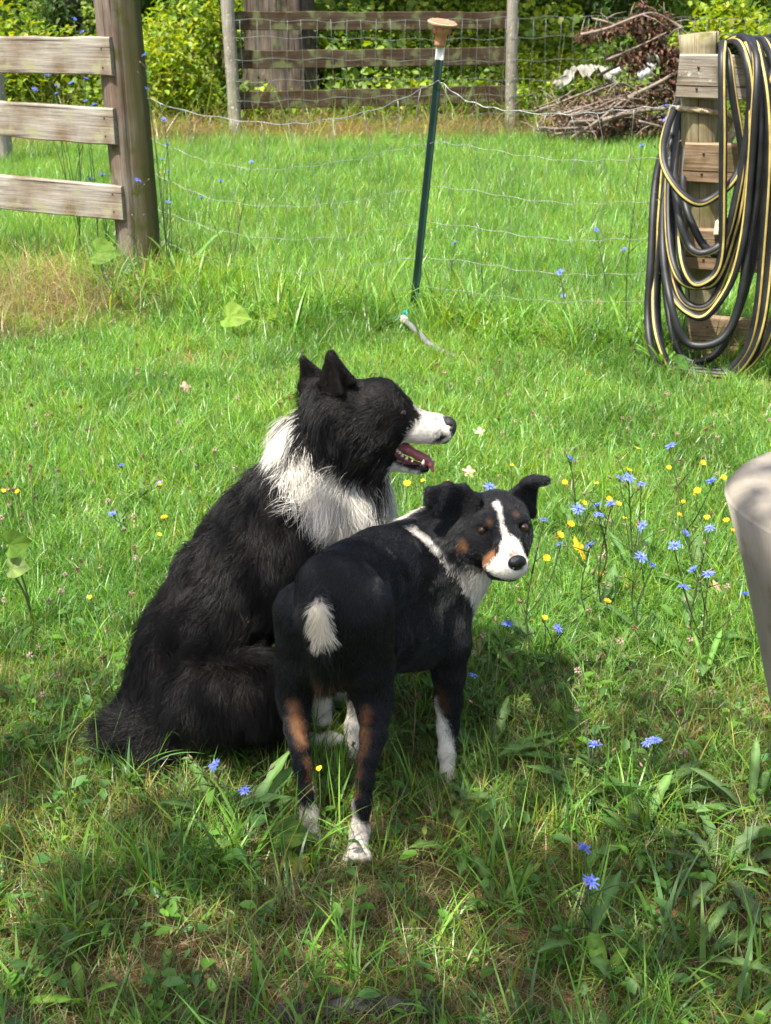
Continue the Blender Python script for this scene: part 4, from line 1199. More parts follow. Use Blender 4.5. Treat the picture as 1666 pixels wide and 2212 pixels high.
def white_sheet():
    """crumpled white plastic caught in the weeds beside the brush pile"""
    c = at(1280, 165, 14.3)
    root_label = 'crumpled white plastic sheet in the weeds left of the brush pile'
    n1, n2 = 26, 14
    V = []
    a = catmull([at(1208, 178, 14.3), at(1228, 160, 14.3), at(1258, 146, 14.3), at(1290, 144, 14.3), at(1318, 150, 14.3), at(1336, 172, 14.3)], 5)
    m = len(a)
    for i, p in enumerate(a):
        for j in range(n2):
            t = j / (n2 - 1)
            q = p + Vector((0.03 * sin(i * 1.3 + j), 0.5 * t, -0.02 - 0.10 * (t - 0.35) ** 2 + 0.03 * sin(i * 0.9 + j * 1.1) + 0.02 * sin(i * 2.3) - 0.035 * (1 - t) ** 3 * (1 + sin(i * 2.0))))
            V.append(q)
    F = [(i * n2 + j, (i + 1) * n2 + j, (i + 1) * n2 + j + 1, i * n2 + j + 1) for i in range(m - 1) for j in range(n2 - 1)]
    mb = MB(); mb.add(V, F)
    o = mb.obj('plastic_sheet', plain('white_plastic', (0.22, 0.215, 0.18), 0.7, 0.2, noise=0.5, scale=9), None)
    tag(o, root_label, 'plastic sheet')
    md = o.modifiers.new('thickness', 'SOLIDIFY'); md.thickness = 0.004
    for k, (px, py) in enumerate(((1330, 150), (1402, 122), (1396, 146))):
        mb = MB(); p = at(px, py, 13.0 if k else 13.9)
        for q in range(5):
            s = 0.05
            d = Vector((random.uniform(-s, s), random.uniform(-s, s), random.uniform(-s, s)))
            small_leaf(mb, p + d, random.uniform(0.08, 0.13), random.uniform(0, 6), random.uniform(0.4, 1.6), (0.8, 0.8, 0.78), 0.9)
        o = mb.obj('plastic_scrap', plain('white_scrap_%d' % k, (0.5, 0.5, 0.48), 0.5, 0.3), None)
        tag(o, ['white plastic scrap standing at the right end of the plastic sheet', 'white plastic scrap caught high in the brown leaves of the brush pile', 'small white scrap hanging below another in the brush pile'][k], 'plastic scrap', 'scraps of white plastic')
        md = o.modifiers.new('thickness', 'SOLIDIFY'); md.thickness = 0.002
white_sheet()

# ---- the tree behind the viewer whose crown throws the dappled shade
def shade_tree():
    x0, y0 = -3.4, -2.6
    root = thing('tree', 'spreading tree behind the viewer whose crown shades the foreground grass', 'tree', (x0, y0, 0))
    g = np.random.default_rng(91)
    mb = MB(); hubs = []
    n = 0
    S = TO_SUN
    pts = []
    while n < 12500:
        tx, ty = g.uniform(-2.4, 2.4), g.uniform(-0.9, 2.95)
        # the crown thins out towards its sunny edge
        edge = 2.20 + 0.32 / (1 + math.exp((tx + 0.55) / 0.12)) - 0.24 / (1 + math.exp(-(tx - 0.32) / 0.06)) + 0.07 * sin(tx * 4.1 + 0.6) + 0.05 * sin(tx * 9.0)
        dens = 1 / (1 + math.exp((ty - edge) / 0.10))
        patch = float(vnoise(np.array([[tx * 3.2, ty * 3.2, 0.0]]), 55)[0])
        p2 = float(vnoise(np.array([[tx * 12, ty * 12, 0.0]]), 56)[0])
        cover = 0.40 + 0.30 * patch + 0.60 * p2
        if g.random() > dens * max(0.03, cover): continue
        t = g.uniform(3.4, 6.6) 
        p = Vector((tx, ty, 0)) + S * t
        pts.append(p)
        small_leaf(mb, p, g.uniform(0.045, 0.105), g.uniform(0, 6.28), g.uniform(-0.5, 0.9), jitc(random.choice(FOL_G)), 0.7)
        n += 1
    mb.obj('crown', M_FOL, root)
    m = MB()
    m.tube(catmull([Vector((x0, y0, -0.1)), Vector((x0 + 0.1, y0, 1.6)), Vector((x0 + 0.3, y0 + 0.2, 3.2)), Vector((x0 + 0.7, y0 + 0.4, 4.6))], 8), [0.22 - 0.006 * i for i in range(25)], 14)
    for k in range(0, 40):
        p = pts[g.integers(len(pts))]
        b = Vector((x0 + 0.3, y0 + 0.2, 2.4 + 2.0 * g.random()))
        m.tube(catmull([b, (b + p) / 2 + Vector((0, 0, 0.25)), p], 5), [0.03 * (1 - i / 12) for i in range(11)], 5)
    m.obj('trunk', M_BARK, root)
if not globals().get('NO_SHADE'): shade_tree()
# ------------------------------------------------------------------ bodies grown from blended solids
class Body:
    """a smooth union of tapered limbs and masses, turned into one continuous skin"""
    def __init__(s, k=0.03):
        s.P = []; s.k = k; s.strokes = []
    def pt(s, q):
        return np.array(at(*q[:3])) if not isinstance(q, (Vector, np.ndarray)) else np.array(q)
    def cap(s, a, b, k=None, flow=None, L=0.01, lift=0.35, sub=False):
        """a, b: (px, py, Y, radius in picture pixels)"""
        A, B = s.pt(a), s.pt(b)
        ra, rb = a[3] * mpp(*a[:3]), b[3] * mpp(*b[:3])
        fl = np.array(flow, float) if flow is not None else (B - A)
        fl = fl / (np.linalg.norm(fl) + 1e-9)
        s.P.append(dict(t='cap', a=A, b=B, ra=ra, rb=rb, k=s.k if k is None else k, flow=fl, L=L, lift=lift, sub=sub))
    def chain(s, pts, **kw):
        for a, b in zip(pts[:-1], pts[1:]): s.cap(a, b, **kw)
    def ell(s, c, radii, axis=(0, 0, 1), up=None, k=None, flow=(0, 0, -1), L=0.01, lift=0.35, sub=False):
        """ellipsoid: radii in metres along (axis, side, third)"""
        C = s.pt(c)
        ax = Vector(axis).normalized()
        u = Vector(up) if up is not None else (Vector((0, 0, 1)) if abs(ax.z) < 0.9 else Vector((0, 1, 0)))
        sd = u.cross(ax).normalized(); th = ax.cross(sd)
        R = np.array([ax, sd, th])
        fl = np.array(flow, float); fl /= np.linalg.norm(fl) + 1e-9
        s.P.append(dict(t='ell', c=C, R=R, r=np.array(radii, float), k=s.k if k is None else k, flow=fl, L=L, lift=lift, sub=sub))
    def tri(s, a, b, c, th=0.004, k=0.008, flow=(0, 0, 1), L=0.006, lift=0.2):
        A, B, C = s.pt(a), s.pt(b), s.pt(c)
        fl = np.array(flow, float); fl /= np.linalg.norm(fl) + 1e-9
        s.P.append(dict(t='tri', a=A, b=B, c=C, th=th, k=k, flow=fl, L=L, lift=lift, sub=False))
    def dist(s, p, X):
        if p['t'] == 'cap':
            ab = p['b'] - p['a']; l2 = float(ab @ ab) + 1e-12
            h = np.clip(((X - p['a']) @ ab) / l2, 0, 1)
            return np.linalg.norm(X - p['a'] - h[..., None] * ab, axis=-1) - (p['ra'] + (p['rb'] - p['ra']) * h)
        if p['t'] == 'ell':
            q = (X - p['c']) @ p['R'].T
            k0 = np.linalg.norm(q / p['r'], axis=-1); k1 = np.linalg.norm(q / p['r'] ** 2, axis=-1)
            return k0 * (k0 - 1) / (k1 + 1e-9)
        a, b, c = p['a'], p['b'], p['c']
        n = np.cross(b - a, a - c); n = n / np.linalg.norm(n)
        def seg(u, v):
            e = v - u; w = X - u
            h = np.clip((w @ e) / (e @ e), 0, 1)
            return ((w - h[..., None] * e) ** 2).sum(-1)
        inside = (np.sign((X - a) @ np.cross(b - a, n)) + np.sign((X - b) @ np.cross(c - b, n)) + np.sign((X - c) @ np.cross(a - c, n)))
        d2e = np.minimum(np.minimum(seg(a, b), seg(b, c)), seg(c, a))
        d2f = ((X - a) @ n) ** 2
        return np.sqrt(np.where(np.abs(inside) >= 2.5, d2f, d2e)) - p['th']
    def bbox(s, p):
        if p['t'] == 'cap':
            return np.minimum(p['a'] - p['ra'], p['b'] - p['rb']), np.maximum(p['a'] + p['ra'], p['b'] + p['rb'])
        if p['t'] == 'ell':
            r = p['r'].max(); return p['c'] - r, p['c'] + r
        q = np.stack([p['a'], p['b'], p['c']]); return q.min(0) - p['th'], q.max(0) + p['th']
    def field(s, h):
        bb = [s.bbox(p) for p in s.P if not p['sub']]
        lo = np.min([b[0] for b in bb], 0) - 3 * h - 0.01; hi = np.max([b[1] for b in bb], 0) + 3 * h + 0.01
        n = np.ceil((hi - lo) / h).astype(int) + 1
        D = np.full(n, 0.08, np.float32)
        ax = [lo[i] + h * np.arange(n[i]) for i in range(3)]
        for p in s.P:
            a, b = s.bbox(p)
            pad = p['k'] + 0.02
            i0 = np.clip(((a - pad - lo) / h).astype(int), 0, n - 1); i1 = np.clip(((b + pad - lo) / h).astype(int) + 2, 1, n)
            sl = tuple(slice(i0[i], i1[i]) for i in range(3))
            X = np.stack(np.meshgrid(*[ax[i][sl[i]] for i in range(3)], indexing='ij'), -1).astype(np.float32)
            d = s.dist(p, X).astype(np.float32)
            k = p['k']; c = D[sl]
            if p['sub']:
                hh = np.maximum(k - np.abs(c + d), 0) / k
                D[sl] = np.maximum(c, -d) + hh * hh * k * 0.25
            else:
                hh = np.maximum(k - np.abs(c - d), 0) / k
                D[sl] = np.minimum(c, d) - hh * hh * k * 0.25
        s.D, s.lo, s.h = D, lo, h
        return D
    def sample(s, X):
        q = (np.asarray(X) - s.lo) / s.h
        i = np.clip(q.astype(int), 0, np.array(s.D.shape) - 2); f = np.clip(q - i, 0, 1)
        out = 0
        for dx in (0, 1):
            for dy in (0, 1):
                for dz in (0, 1):
                    w = (f[..., 0] if dx else 1 - f[..., 0]) * (f[..., 1] if dy else 1 - f[..., 1]) * (f[..., 2] if dz else 1 - f[..., 2])
                    out = out + w * s.D[i[..., 0] + dx, i[..., 1] + dy, i[..., 2] + dz]
        return out
    def grad(s, X, e=None):
        e = e or s.h
        g = np.stack([s.sample(X + np.eye(3)[i] * e) - s.sample(X - np.eye(3)[i] * e) for i in range(3)], -1)
        return g / (np.linalg.norm(g, axis=-1, keepdims=True) + 1e-9)
    def hit(s, px, py):
        """where the line of sight through a picture position meets the skin"""
        o = np.array((0, 0, CAM_H)); d = np.array(at(px, py, 2.0)) - o; d /= np.linalg.norm(d)
        ts = np.arange(1.5, 3.4, 0.001)
        v = s.sample(o + ts[:, None] * d)
        inb = np.all(((o + ts[:, None] * d) > s.lo) & ((o + ts[:, None] * d) < s.lo + s.h * (np.array(s.D.shape) - 1)), axis=1)
        k = np.where((v < 0) & inb)[0]
        t = ts[k[0]] if len(k) else 2.3
        return o + t * d
    def skin(s, h):
        D = s.field(h)
        nx, ny, nz = D.shape
        S = D < 0
        cn = np.array([nx - 1, ny - 1, nz - 1])
        acc = {}
        keys, pts, quads = [], [], []
        lin = lambda c: (c[:, 0] * cn[1] + c[:, 1]) * cn[2] + c[:, 2]
        for a in range(3):
            b, c = (a + 1) % 3, (a + 2) % 3
            s0 = [slice(None)] * 3; s1 = [slice(None)] * 3
            s0[a] = slice(0, -1); s1[a] = slice(1, None)
            d0, d1 = D[tuple(s0)], D[tuple(s1)]
            e = np.argwhere((d0 < 0) != (d1 < 0))
            v0 = d0[tuple(e.T)]; v1 = d1[tuple(e.T)]
            p = e.astype(float); p[:, a] += v0 / (v0 - v1)
            ok = (e[:, b] > 0) & (e[:, c] > 0) & (e[:, b] < D.shape[b] - 1) & (e[:, c] < D.shape[c] - 1)
            e, p, v0 = e[ok], p[ok], v0[ok]
            cells = []
            for ob, oc in ((-1, -1), (0, -1), (0, 0), (-1, 0)):
                q = e.copy(); q[:, b] += ob; q[:, c] += oc
                cells.append(lin(q)); keys.append(cells[-1]); pts.append(p)
            Q = np.stack(cells, 1)
            Q[v0 >= 0] = Q[v0 >= 0][:, ::-1]
            quads.append(Q)
        keys = np.concatenate(keys); pts = np.concatenate(pts); quads = np.concatenate(quads)
        uk, inv = np.unique(keys, return_inverse=True)
        cnt = np.bincount(inv)
        V = np.stack([np.bincount(inv, pts[:, i]) for i in range(3)], 1) / cnt[:, None]
        F = np.searchsorted(uk, quads)
        V = s.lo + V * h
        # one relaxation, then back onto the surface
        for _ in range(2):
            V = V - s.sample(V)[:, None] * s.grad(V)
        s.V, s.F = V, F
        return V, F
    # ---- coat
    def paint(s, col, pts, soft=0.008, noise=0.006):
        """pts: list of (px,py,Y,radius px): a coat patch as a chain of balls"""
        q = [(s.pt(p), p[3] * mpp(*p[:3])) for p in pts]
        s.strokes.append((col, q, soft, noise))
    def dab(s, col, pts, soft=0.004, noise=0.004):
        """a coat patch whose balls sit on the skin: (px, py, radius px)"""
        q = [(s.hit(p[0], p[1]), p[2] * mpp(p[0], p[1], 2.1)) for p in pts]
        s.strokes.append((col, q, soft, noise))
    def coat(s, X, base, jitter=None):
        n1 = vnoise(X * 90, 5) * 0.5 + vnoise(X * 220, 6) * 0.4
        c = np.repeat(np.array(base, float)[None], len(X), 0)
        for col, q, soft, noise in s.strokes:
            d = np.full(len(X), 9.0)
            if len(q) == 1: q = q * 2
            for (a, ra), (b, rb) in zip(q[:-1], q[1:]):
                ab = b - a; l2 = float(ab @ ab) + 1e-12
                h = np.clip(((X - a) @ ab) / l2, 0, 1)
                d = np.minimum(d, np.linalg.norm(X - a - h[:, None] * ab, axis=1) - (ra + (rb - ra) * h))
            d = d + n1 * noise
            m = np.clip(0.5 - d / (2 * soft), 0, 1)
            if jitter is not None: m = (m > jitter).astype(float)
            c = c * (1 - m[:, None]) + np.array(col)[None] * m[:, None]
        return c
    def traits(s, X):
        W = 0; fl = np.zeros((len(X), 3)); L = np.zeros(len(X)); lift = np.zeros(len(X))
        for p in s.P:
            if p['sub']: continue
            w = np.exp(-np.maximum(s.dist(p, X), -0.02) / 0.010)
            W = W + w; fl += w[:, None] * p['flow']; L += w * p['L']; lift += w * p['lift']
        return fl / (np.linalg.norm(fl, axis=1, keepdims=True) + 1e-9), L / W, lift / W
    def body_object(s, name, mat, base, parent, h):
        V, F = s.skin(h)
        me = bpy.data.meshes.new(name)
        me.from_pydata(V.tolist(), [], F.tolist())
        me.polygons.foreach_set('use_smooth', [True] * len(F))
        ca = me.color_attributes.new('col', 'FLOAT_COLOR', 'POINT')
        arr = np.ones((len(V), 4), np.float32); arr[:, :3] = s.coat(V, base)
        ca.data.foreach_set('color', arr.ravel())
        me.materials.append(mat)
        return link(name, me, parent)
    def fur_object(s, name, mat, base, parent, n, nseg=5, clump=0.6, nguide=1500, r0=0.0003, curl=0.25, gravity=0.25, avoid=(), lenvar=0.35, seed=1, sway=0.25, col_var=False):
        g = np.random.default_rng(seed)
        V, F = s.V, s.F
        a = V[F]
        area = np.linalg.norm(np.cross(a[:, 2] - a[:, 0], a[:, 3] - a[:, 1]), axis=1)
        fi = g.choice(len(F), n, p=area / area.sum())
        u, v = g.random(n), g.random(n)
        q = a[fi]
        R = (q[:, 0] * ((1 - u) * (1 - v))[:, None] + q[:, 1] * (u * (1 - v))[:, None] + q[:, 2] * (u * v)[:, None] + q[:, 3] * ((1 - u) * v)[:, None])
        keep = np.ones(n, bool)
        for c, r in avoid: keep &= np.linalg.norm(R - c, axis=1) > r
        R = R[keep]; n = len(R)
        nrm = s.grad(R)
        fl, L, lift = s.traits(R)
        # smooth sway of the coat so that it lies in locks
        sw = np.stack([vnoise(R * 28, 11), vnoise(R * 28, 12), vnoise(R * 28, 13)], 1)
        fl = fl + sway * sw
        fl = fl - (fl * nrm).sum(1, keepdims=True) * nrm
        fl /= np.linalg.norm(fl, axis=1, keepdims=True) + 1e-9
        L = L * (1 + lenvar * g.normal(size=n).clip(-1.5, 1.5)) * (1 + 0.25 * vnoise(R * 35, 14))
        L = np.maximum(L, 0.003)
        side = np.cross(nrm, fl)
        ph = g.uniform(0, 6.28, n); wob = g.normal(0, 0.15, (n, 3))
        pts = np.zeros((n, nseg + 1, 3)); pts[:, 0] = R - nrm * 0.001
        d = nrm * lift[:, None] + fl * (1 - lift)[:, None] + wob
        d /= np.linalg.norm(d, axis=1, keepdims=True)
        for i in range(nseg):
            t = (i + 1) / nseg
            dd = d + fl * 0.35 * t + np.array([0, 0, -1.0]) * gravity * t * np.minimum(L / 0.03, 1.5)[:, None] + side * (curl * np.sin(ph + 5 * t))[:, None]
            dd /= np.linalg.norm(dd, axis=1, keepdims=True)
            pts[:, i + 1] = pts[:, i] + dd * (L / nseg)[:, None]
            d = d * 0.7 + dd * 0.3
        if clump > 0:
            gi = g.choice(n, min(nguide, n), replace=False)
            kd = kdtree.KDTree(len(gi))
            for k, j in enumerate(gi): kd.insert(R[j], k)
            kd.balance()
            near = np.array([gi[kd.find(r)[1]] for r in R])
            w = clump * g.uniform(0.4, 1.0, n) * np.clip((L - 0.006) / 0.02, 0.15, 1)
            for i in range(1, nseg + 1):
                t = i / nseg
                pts[:, i] = pts[:, i] * (1 - (w * t ** 1.3)[:, None]) + (pts[near, i] + (R - R[near]) * (1 - t) * 0.9) * (w * t ** 1.3)[:, None]
        # hairs do not sink into the body or the ground
        for i in range(2, nseg + 1):
            dd = s.sample(pts[:, i])
            inside = (dd < 0.001) & (dd > -0.05)
            gr = s.grad(pts[inside, i])
            pts[inside, i] += gr * (0.0015 - dd[inside])[:, None]
        col = s.coat(R + g.normal(0, 0.002, R.shape), base, g.random(n))
        col = col * (g.uniform(0.7, 1.3, n) * (1 + 0.25 * vnoise(R * 40, 15)).clip(0.5, 2))[:, None] if col_var else col * g.uniform(0.8, 1.15, n)[:, None]
        cu = bpy.data.hair_curves.new(name)
        cu.add_curves([nseg + 1] * n)
        cu.attributes['position'].data.foreach_set('vector', pts.astype(np.float32).ravel())
        rad = cu.attributes.new('radius', 'FLOAT', 'POINT')
        pr = r0 * (1 - 0.8 * (np.linspace(0, 1, nseg + 1) ** 2))
        rr = np.repeat(pr[None], n, 0) * np.clip(L / 0.02, 0.75, 1.3)[:, None]
        rad.data.foreach_set('value', rr.astype(np.float32).ravel())
        ca = cu.attributes.new('fur', 'FLOAT_COLOR', 'CURVE')
        cc = np.ones((n, 4), np.float32); cc[:, :3] = col.clip(0.001, 0.95)
        ca.data.foreach_set('color', cc.ravel())
        cu.materials.append(mat)
        return link(name, cu, parent)

def fur_mat(name, spec=0.16, rough=0.42):
    m = bpy.data.materials.new(name); m.use_nodes = True
    nt = m.node_tree; nt.nodes.clear()
    o = N(nt, 'ShaderNodeOutputMaterial')
    b = N(nt, 'ShaderNodeBsdfPrincipled')
    a = N(nt, 'ShaderNodeAttribute', attribute_name='fur')
    nt.links.new(a.outputs['Color'], b.inputs['Base Color'])
    b.inputs['Roughness'].default_value = rough
    b.inputs['Specular IOR Level'].default_value = spec
    t = N(nt, 'ShaderNodeBsdfTranslucent'); nt.links.new(a.outputs['Color'], t.inputs['Color'])
    mx = N(nt, 'ShaderNodeMixShader'); mx.inputs[0].default_value = 0.22
    nt.links.new(b.outputs[0], mx.inputs[1]); nt.links.new(t.outputs[0], mx.inputs[2])
    nt.links.new(mx.outputs[0], o.inputs[0])
    return m

def skin_mat(name):
    m, nt, b = new_mat(name)
    a = N(nt, 'ShaderNodeAttribute', attribute_name='col')
    nt.links.new(a.outputs['Color'], b.inputs['Base Color'])
    b.inputs['Roughness'].default_value = 0.7; b.inputs['Specular IOR Level'].default_value = 0.15
    return m

M_FUR = fur_mat('dog_hair', 0.36, 0.42); M_SLEEK = fur_mat('sleek_dog_hair', 0.65, 0.33); M_SKIN = skin_mat('dog_skin')
M_NOSE = plain('wet_nose', (0.006, 0.006, 0.007), 0.25, 0.6, bump=0.25, scale=900, noise=0.2)
M_NOSE_DRY = plain('nose_leather', (0.02, 0.019, 0.02), 0.5, 0.5, bump=0.25, scale=900, noise=0.2)
M_PUPIL = plain('pupil', (0.004, 0.004, 0.004), 0.06, 0.8)
M_IRIS = plain('brown_iris', (0.036, 0.014, 0.006), 0.08, 0.8, noise=0.4, scale=700)
M_TONGUE = plain('tongue', (0.33, 0.095, 0.105), 0.3, 0.5, noise=0.15, scale=300, bump=0.1)
M_GUM = plain('mouth_lining', (0.16, 0.03, 0.035), 0.35, 0.5, noise=0.3, scale=200)
M_LIP = plain('black_lip', (0.015, 0.013, 0.014), 0.35, 0.5)
M_TOOTH = plain('tooth', (0.72, 0.64, 0.48), 0.3, 0.5)

def eye_object(c, gaze, r, parent, pup=0.55, iris=0.95):
    """eyeball with pupil, iris and dark rim"""
    mb = MB()
    z = Vector(gaze).normalized(); q = z.to_track_quat('Z', 'Y')
    nu, nv = 20, 16
    V, F, M = [], [], []
    for j in range(nv + 1):
        th = pi * j / nv
        for i in range(nu):
            ph = 2 * pi * i / nu
            bulge = 1.0 + 0.10 * max(0, cos(th)) ** 6
            V.append(q @ (Vector((sin(th) * cos(ph), sin(th) * sin(ph), cos(th))) * r * bulge) + Vector(c))
    for j in range(nv):
        th = pi * (j + 0.5) / nv
        for i in range(nu):
            F.append((j * nu + i, j * nu + (i + 1) % nu, (j + 1) * nu + (i + 1) % nu, (j + 1) * nu + i))
            M.append(0 if th < pup * 0.6 else (1 if th < iris else 2))
    mb.add(V, F, M)
    return mb.obj('eye', [M_PUPIL, M_IRIS, M_LIP], parent)

BLACK = (0.0065, 0.0062, 0.0075)
BROWNBLACK = (0.0068, 0.0055, 0.0050)
WHITE = (0.72, 0.68, 0.61)
CREAM = (0.64, 0.58, 0.47)
TAN = (0.22, 0.10, 0.042)
PAW = (0.56, 0.50, 0.44)
CHARCOAL = (0.0082, 0.0085, 0.0105)
PINK = (0.55, 0.30, 0.26)

# ------------------------------------------------------------------ the short-coated dog, standing and looking back
def standing_dog():
    root = thing('dog', 'short haired black, white and tan dog standing and looking back over its shoulder', 'dog', (-0.02, 1.9, 0))
    B = Body(0.03)
    back = np.array(at(735, 1200, 1.9) - at(880, 1130, 2.17))          # lie of the coat: withers to rump
    dn = np.array((0, 0, -1.0))
    bk = tuple(back / np.linalg.norm(back) + 0.45 * dn)
    sh = dict(L=0.011, lift=0.16)
    # trunk
    B.cap((724, 1275, 1.91, 86), (775, 1262, 2.01, 92), flow=bk, **sh)
    B.cap((775, 1262, 2.01, 92), (828, 1243, 2.10, 98), flow=bk, **sh)
    B.cap((828, 1243, 2.10, 98), (888, 1240, 2.18, 108), flow=bk, **sh)
    B.cap((888, 1250, 2.18, 108), (915, 1300, 2.21, 100), flow=bk, **sh)
    B.cap((840, 1375, 2.03, 78), (892, 1352, 2.13, 98), flow=bk, **sh)
    # haunches
    B.cap((790, 1315, 1.885, 61), (802, 1440, 1.92, 46), flow=(0, 0.1, -1), **sh)
    B.cap((659, 1325, 1.955, 69), (644, 1440, 1.965, 45), flow=(0, 0.1, -1), **sh)
    B.cap((725, 1330, 1.90, 80), (725, 1420, 1.92, 62), flow=(0, 0, -1), **sh)
    B.cap((672, 1440, 1.95, 42), (765, 1440, 1.925, 42), flow=(0, -0.1, -1), L=0.022, lift=0.2)
    B.cap((700, 1395, 1.855, 24), (712, 1465, 1.87, 22), flow=(0, -0.15, -1), L=0.032, lift=0.28)
    # hind leg nearest the viewer (right)
    lg = dict(L=0.007, lift=0.10, k=0.016)
    B.chain([(802, 1440, 1.92, 50), (805, 1500, 1.925, 41), (809, 1545, 1.90, 31), (807, 1590, 1.85, 25), (796, 1636, 1.815, 18.5), (789, 1685, 1.80, 15.5), (783, 1735, 1.79, 17), (777, 1795, 1.78, 17)], flow=(0, 0, -1), **lg)
    B.cap((777, 1795, 1.78, 17), (773, 1840, 1.76, 21), flow=(0, 0, -1), **lg)
    for dx in (-16, -5, 7, 17):
        B.cap((773 + dx * 0.7, 1832, 1.765, 8.5), (772 + dx * 1.3, 1852, 1.738, 8.5), k=0.003, flow=(0, -0.5, -1), L=0.004, lift=0.1)
    # other hind leg
    B.chain([(642, 1440, 1.965, 49), (637, 1500, 1.965, 37), (637, 1535, 1.95, 28), (640, 1575, 1.90, 22), (647, 1612, 1.875, 17.5), (653, 1655, 1.86, 16), (661, 1708, 1.85, 14), (669, 1762, 1.84, 16.5)], flow=(0, 0, -1), **lg)
    B.cap((669, 1762, 1.84, 16.5), (671, 1802, 1.82, 20), flow=(0, 0, -1), **lg)
    for dx in (-14, -5, 5, 14):
        B.cap((671 + dx * 0.7, 1797, 1.825, 8), (672 + dx * 1.35, 1814, 1.80, 8), k=0.003, flow=(0, -0.5, -1), L=0.004, lift=0.1)
    # shoulder and foreleg (right)
    B.cap((945, 1300, 2.17, 72), (968, 1390, 2.13, 47), flow=(0, -0.2, -1), **sh)
    B.chain([(968, 1390, 2.13, 47), (970, 1455, 2.12, 33), (969, 1514, 2.12, 28), (967, 1570, 2.11, 20.5), (966, 1625, 2.09, 15.5), (969, 1690, 2.06, 16.5)], flow=(0, 0, -1), **lg)
    B.cap((969, 1690, 2.06, 17), (975, 1730, 2.045, 21), flow=(0, 0, -1), **lg)
    for dx in (-12, 0, 12):
        B.cap((975 + dx * 0.6, 1724, 2.045, 11), (979 + dx * 1.1, 1741, 2.03, 11), k=0.006, flow=(0, -0.5, -1), L=0.006, lift=0.1)
    # foreleg on the far side
    B.cap((850, 1370, 2.24, 60), (800, 1450, 2.22, 38), flow=(0, 0, -1), **lg)
    B.chain([(800, 1450, 2.22, 38), (780, 1510, 2.20, 26), (766, 1570, 2.17, 18), (763, 1625, 2.15, 15), (765, 1655, 2.135, 20)], flow=(0, 0, -1), **lg)
    # neck
    nf = np.array(at(900, 1200, 2.2) - at(1040, 1120, 2.18)); nf = tuple(nf / np.linalg.norm(nf) + 0.5 * dn)
    nk = dict(L=0.016, lift=0.15, flow=nf)
    B.cap((892, 1195, 2.18, 72), (950, 1160, 2.21, 66), **nk)
    B.cap((950, 1160, 2.21, 66), (1020, 1135, 2.20, 58), **nk)
    B.cap((925, 1290, 2.22, 88), (985, 1225, 2.21, 58), **nk)
    B.cap((985, 1225, 2.21, 58), (1040, 1195, 2.19, 48), **nk)
    B.cap((965, 1300, 2.22, 52), (1010, 1245, 2.21, 44), **nk)
    # head
    fc = Vector((0.36, -0.86, -0.34)).normalized()                      # where the face points
    ff = tuple(-fc + Vector((0, 0, -0.2)))
    hd = dict(L=0.0065, lift=0.10, flow=ff)
    B.ell((1078, 1126, 2.195), (0.066, 0.0575, 0.056), axis=fc, k=0.02, **hd)
    B.cap((1047, 1163, 2.165, 40), (1078, 1196, 2.13, 38), k=0.02, **hd)
    B.cap((1111, 1160, 2.165, 38), (1106, 1190, 2.13, 36), k=0.02, **hd)
    B.cap((1088, 1150, 2.135, 34), (1108, 1204, 2.055, 26), k=0.022, **hd)      # bridge of the muzzle
    B.cap((1072, 1218, 2.095, 28), (1100, 1224, 2.045, 28), k=0.014, **hd)      # lip, left
    B.cap((1111, 1212, 2.09, 26), (1121, 1224, 2.045, 20), k=0.012, **hd)
    B.cap((1070, 1234, 2.11, 18), (1106, 1241, 2.05, 13), k=0.010, **hd)        # lower jaw
    B.cap((1040, 1130, 2.150, 13), (1054, 1127, 2.142, 12), k=0.014, **hd)      # brows
    B.cap((1116, 1121, 2.148, 12), (1130, 1124, 2.155, 12), k=0.014, **hd)
    # ears
    eb = dict(L=0.007, lift=0.12)
    eA, eB, eC, eD, eE, eF, eG = (1036, 1078, 2.165), (1004, 1053, 2.165), (968, 1049, 2.15), (926, 1060, 2.125), (921, 1082, 2.12), (938, 1108, 2.135), (985, 1128, 2.185)
    for t3 in ((eA, eB, eG), (eB, eC, eG), (eC, eF, eG), (eC, eD, eF), (eD, eE, eF)):
        B.tri(*t3, th=0.0055, k=0.010, flow=(-0.8, 0, -0.3), **eb)
    B.cap((1000, 1095, 2.20, 30), (1020, 1090, 2.19, 26), k=0.02, flow=(-0.6, 0, -0.4), **eb)
    B.tri((1105, 1066, 2.20), (1150, 1112, 2.21), (1136, 1042, 2.195), th=0.006, flow=(0.3, 0, 0.7), **eb)
    B.tri((1150, 1112, 2.21), (1136, 1042, 2.195), (1154, 1056, 2.20), th=0.006, flow=(0.3, 0, 0.7), **eb)
    B.tri((1136, 1042, 2.195), (1154, 1054, 2.20), (1158, 1033, 2.19), th=0.006, flow=(0.8, 0, 0.1), **eb)
    B.cap((1150, 1041, 2.19, 12), (1178, 1038, 2.17, 10.5), k=0.01, flow=(1, 0, 0), **eb)
    # stump of a tail, white tuft
    B.cap((690, 1285, 1.835, 16), (688, 1325, 1.802, 20), k=0.012, flow=(0.05, -0.15, -1), L=0.014, lift=0.42)
    B.cap((688, 1325, 1.802, 22), (697, 1380, 1.792, 19), k=0.008, flow=(0.08, -0.05, -1), L=0.018, lift=0.36)
    # eye sockets
    B.field(0.004)
    e1 = B.hit(1042, 1146); e2 = B.hit(1131, 1140)
    view = np.array((0, 0, CAM_H)); view = (view - e1) / np.linalg.norm(view - e1)
    mp = mpp(1080, 1140, 2.13)
    for e in (e1, e2):
        B.ell(e + view * 0.002, (0.012, 0.012, 0.0065), axis=(1, 0, 0), k=0.006, sub=True, **hd)
    # coat
    B.field(0.0036)
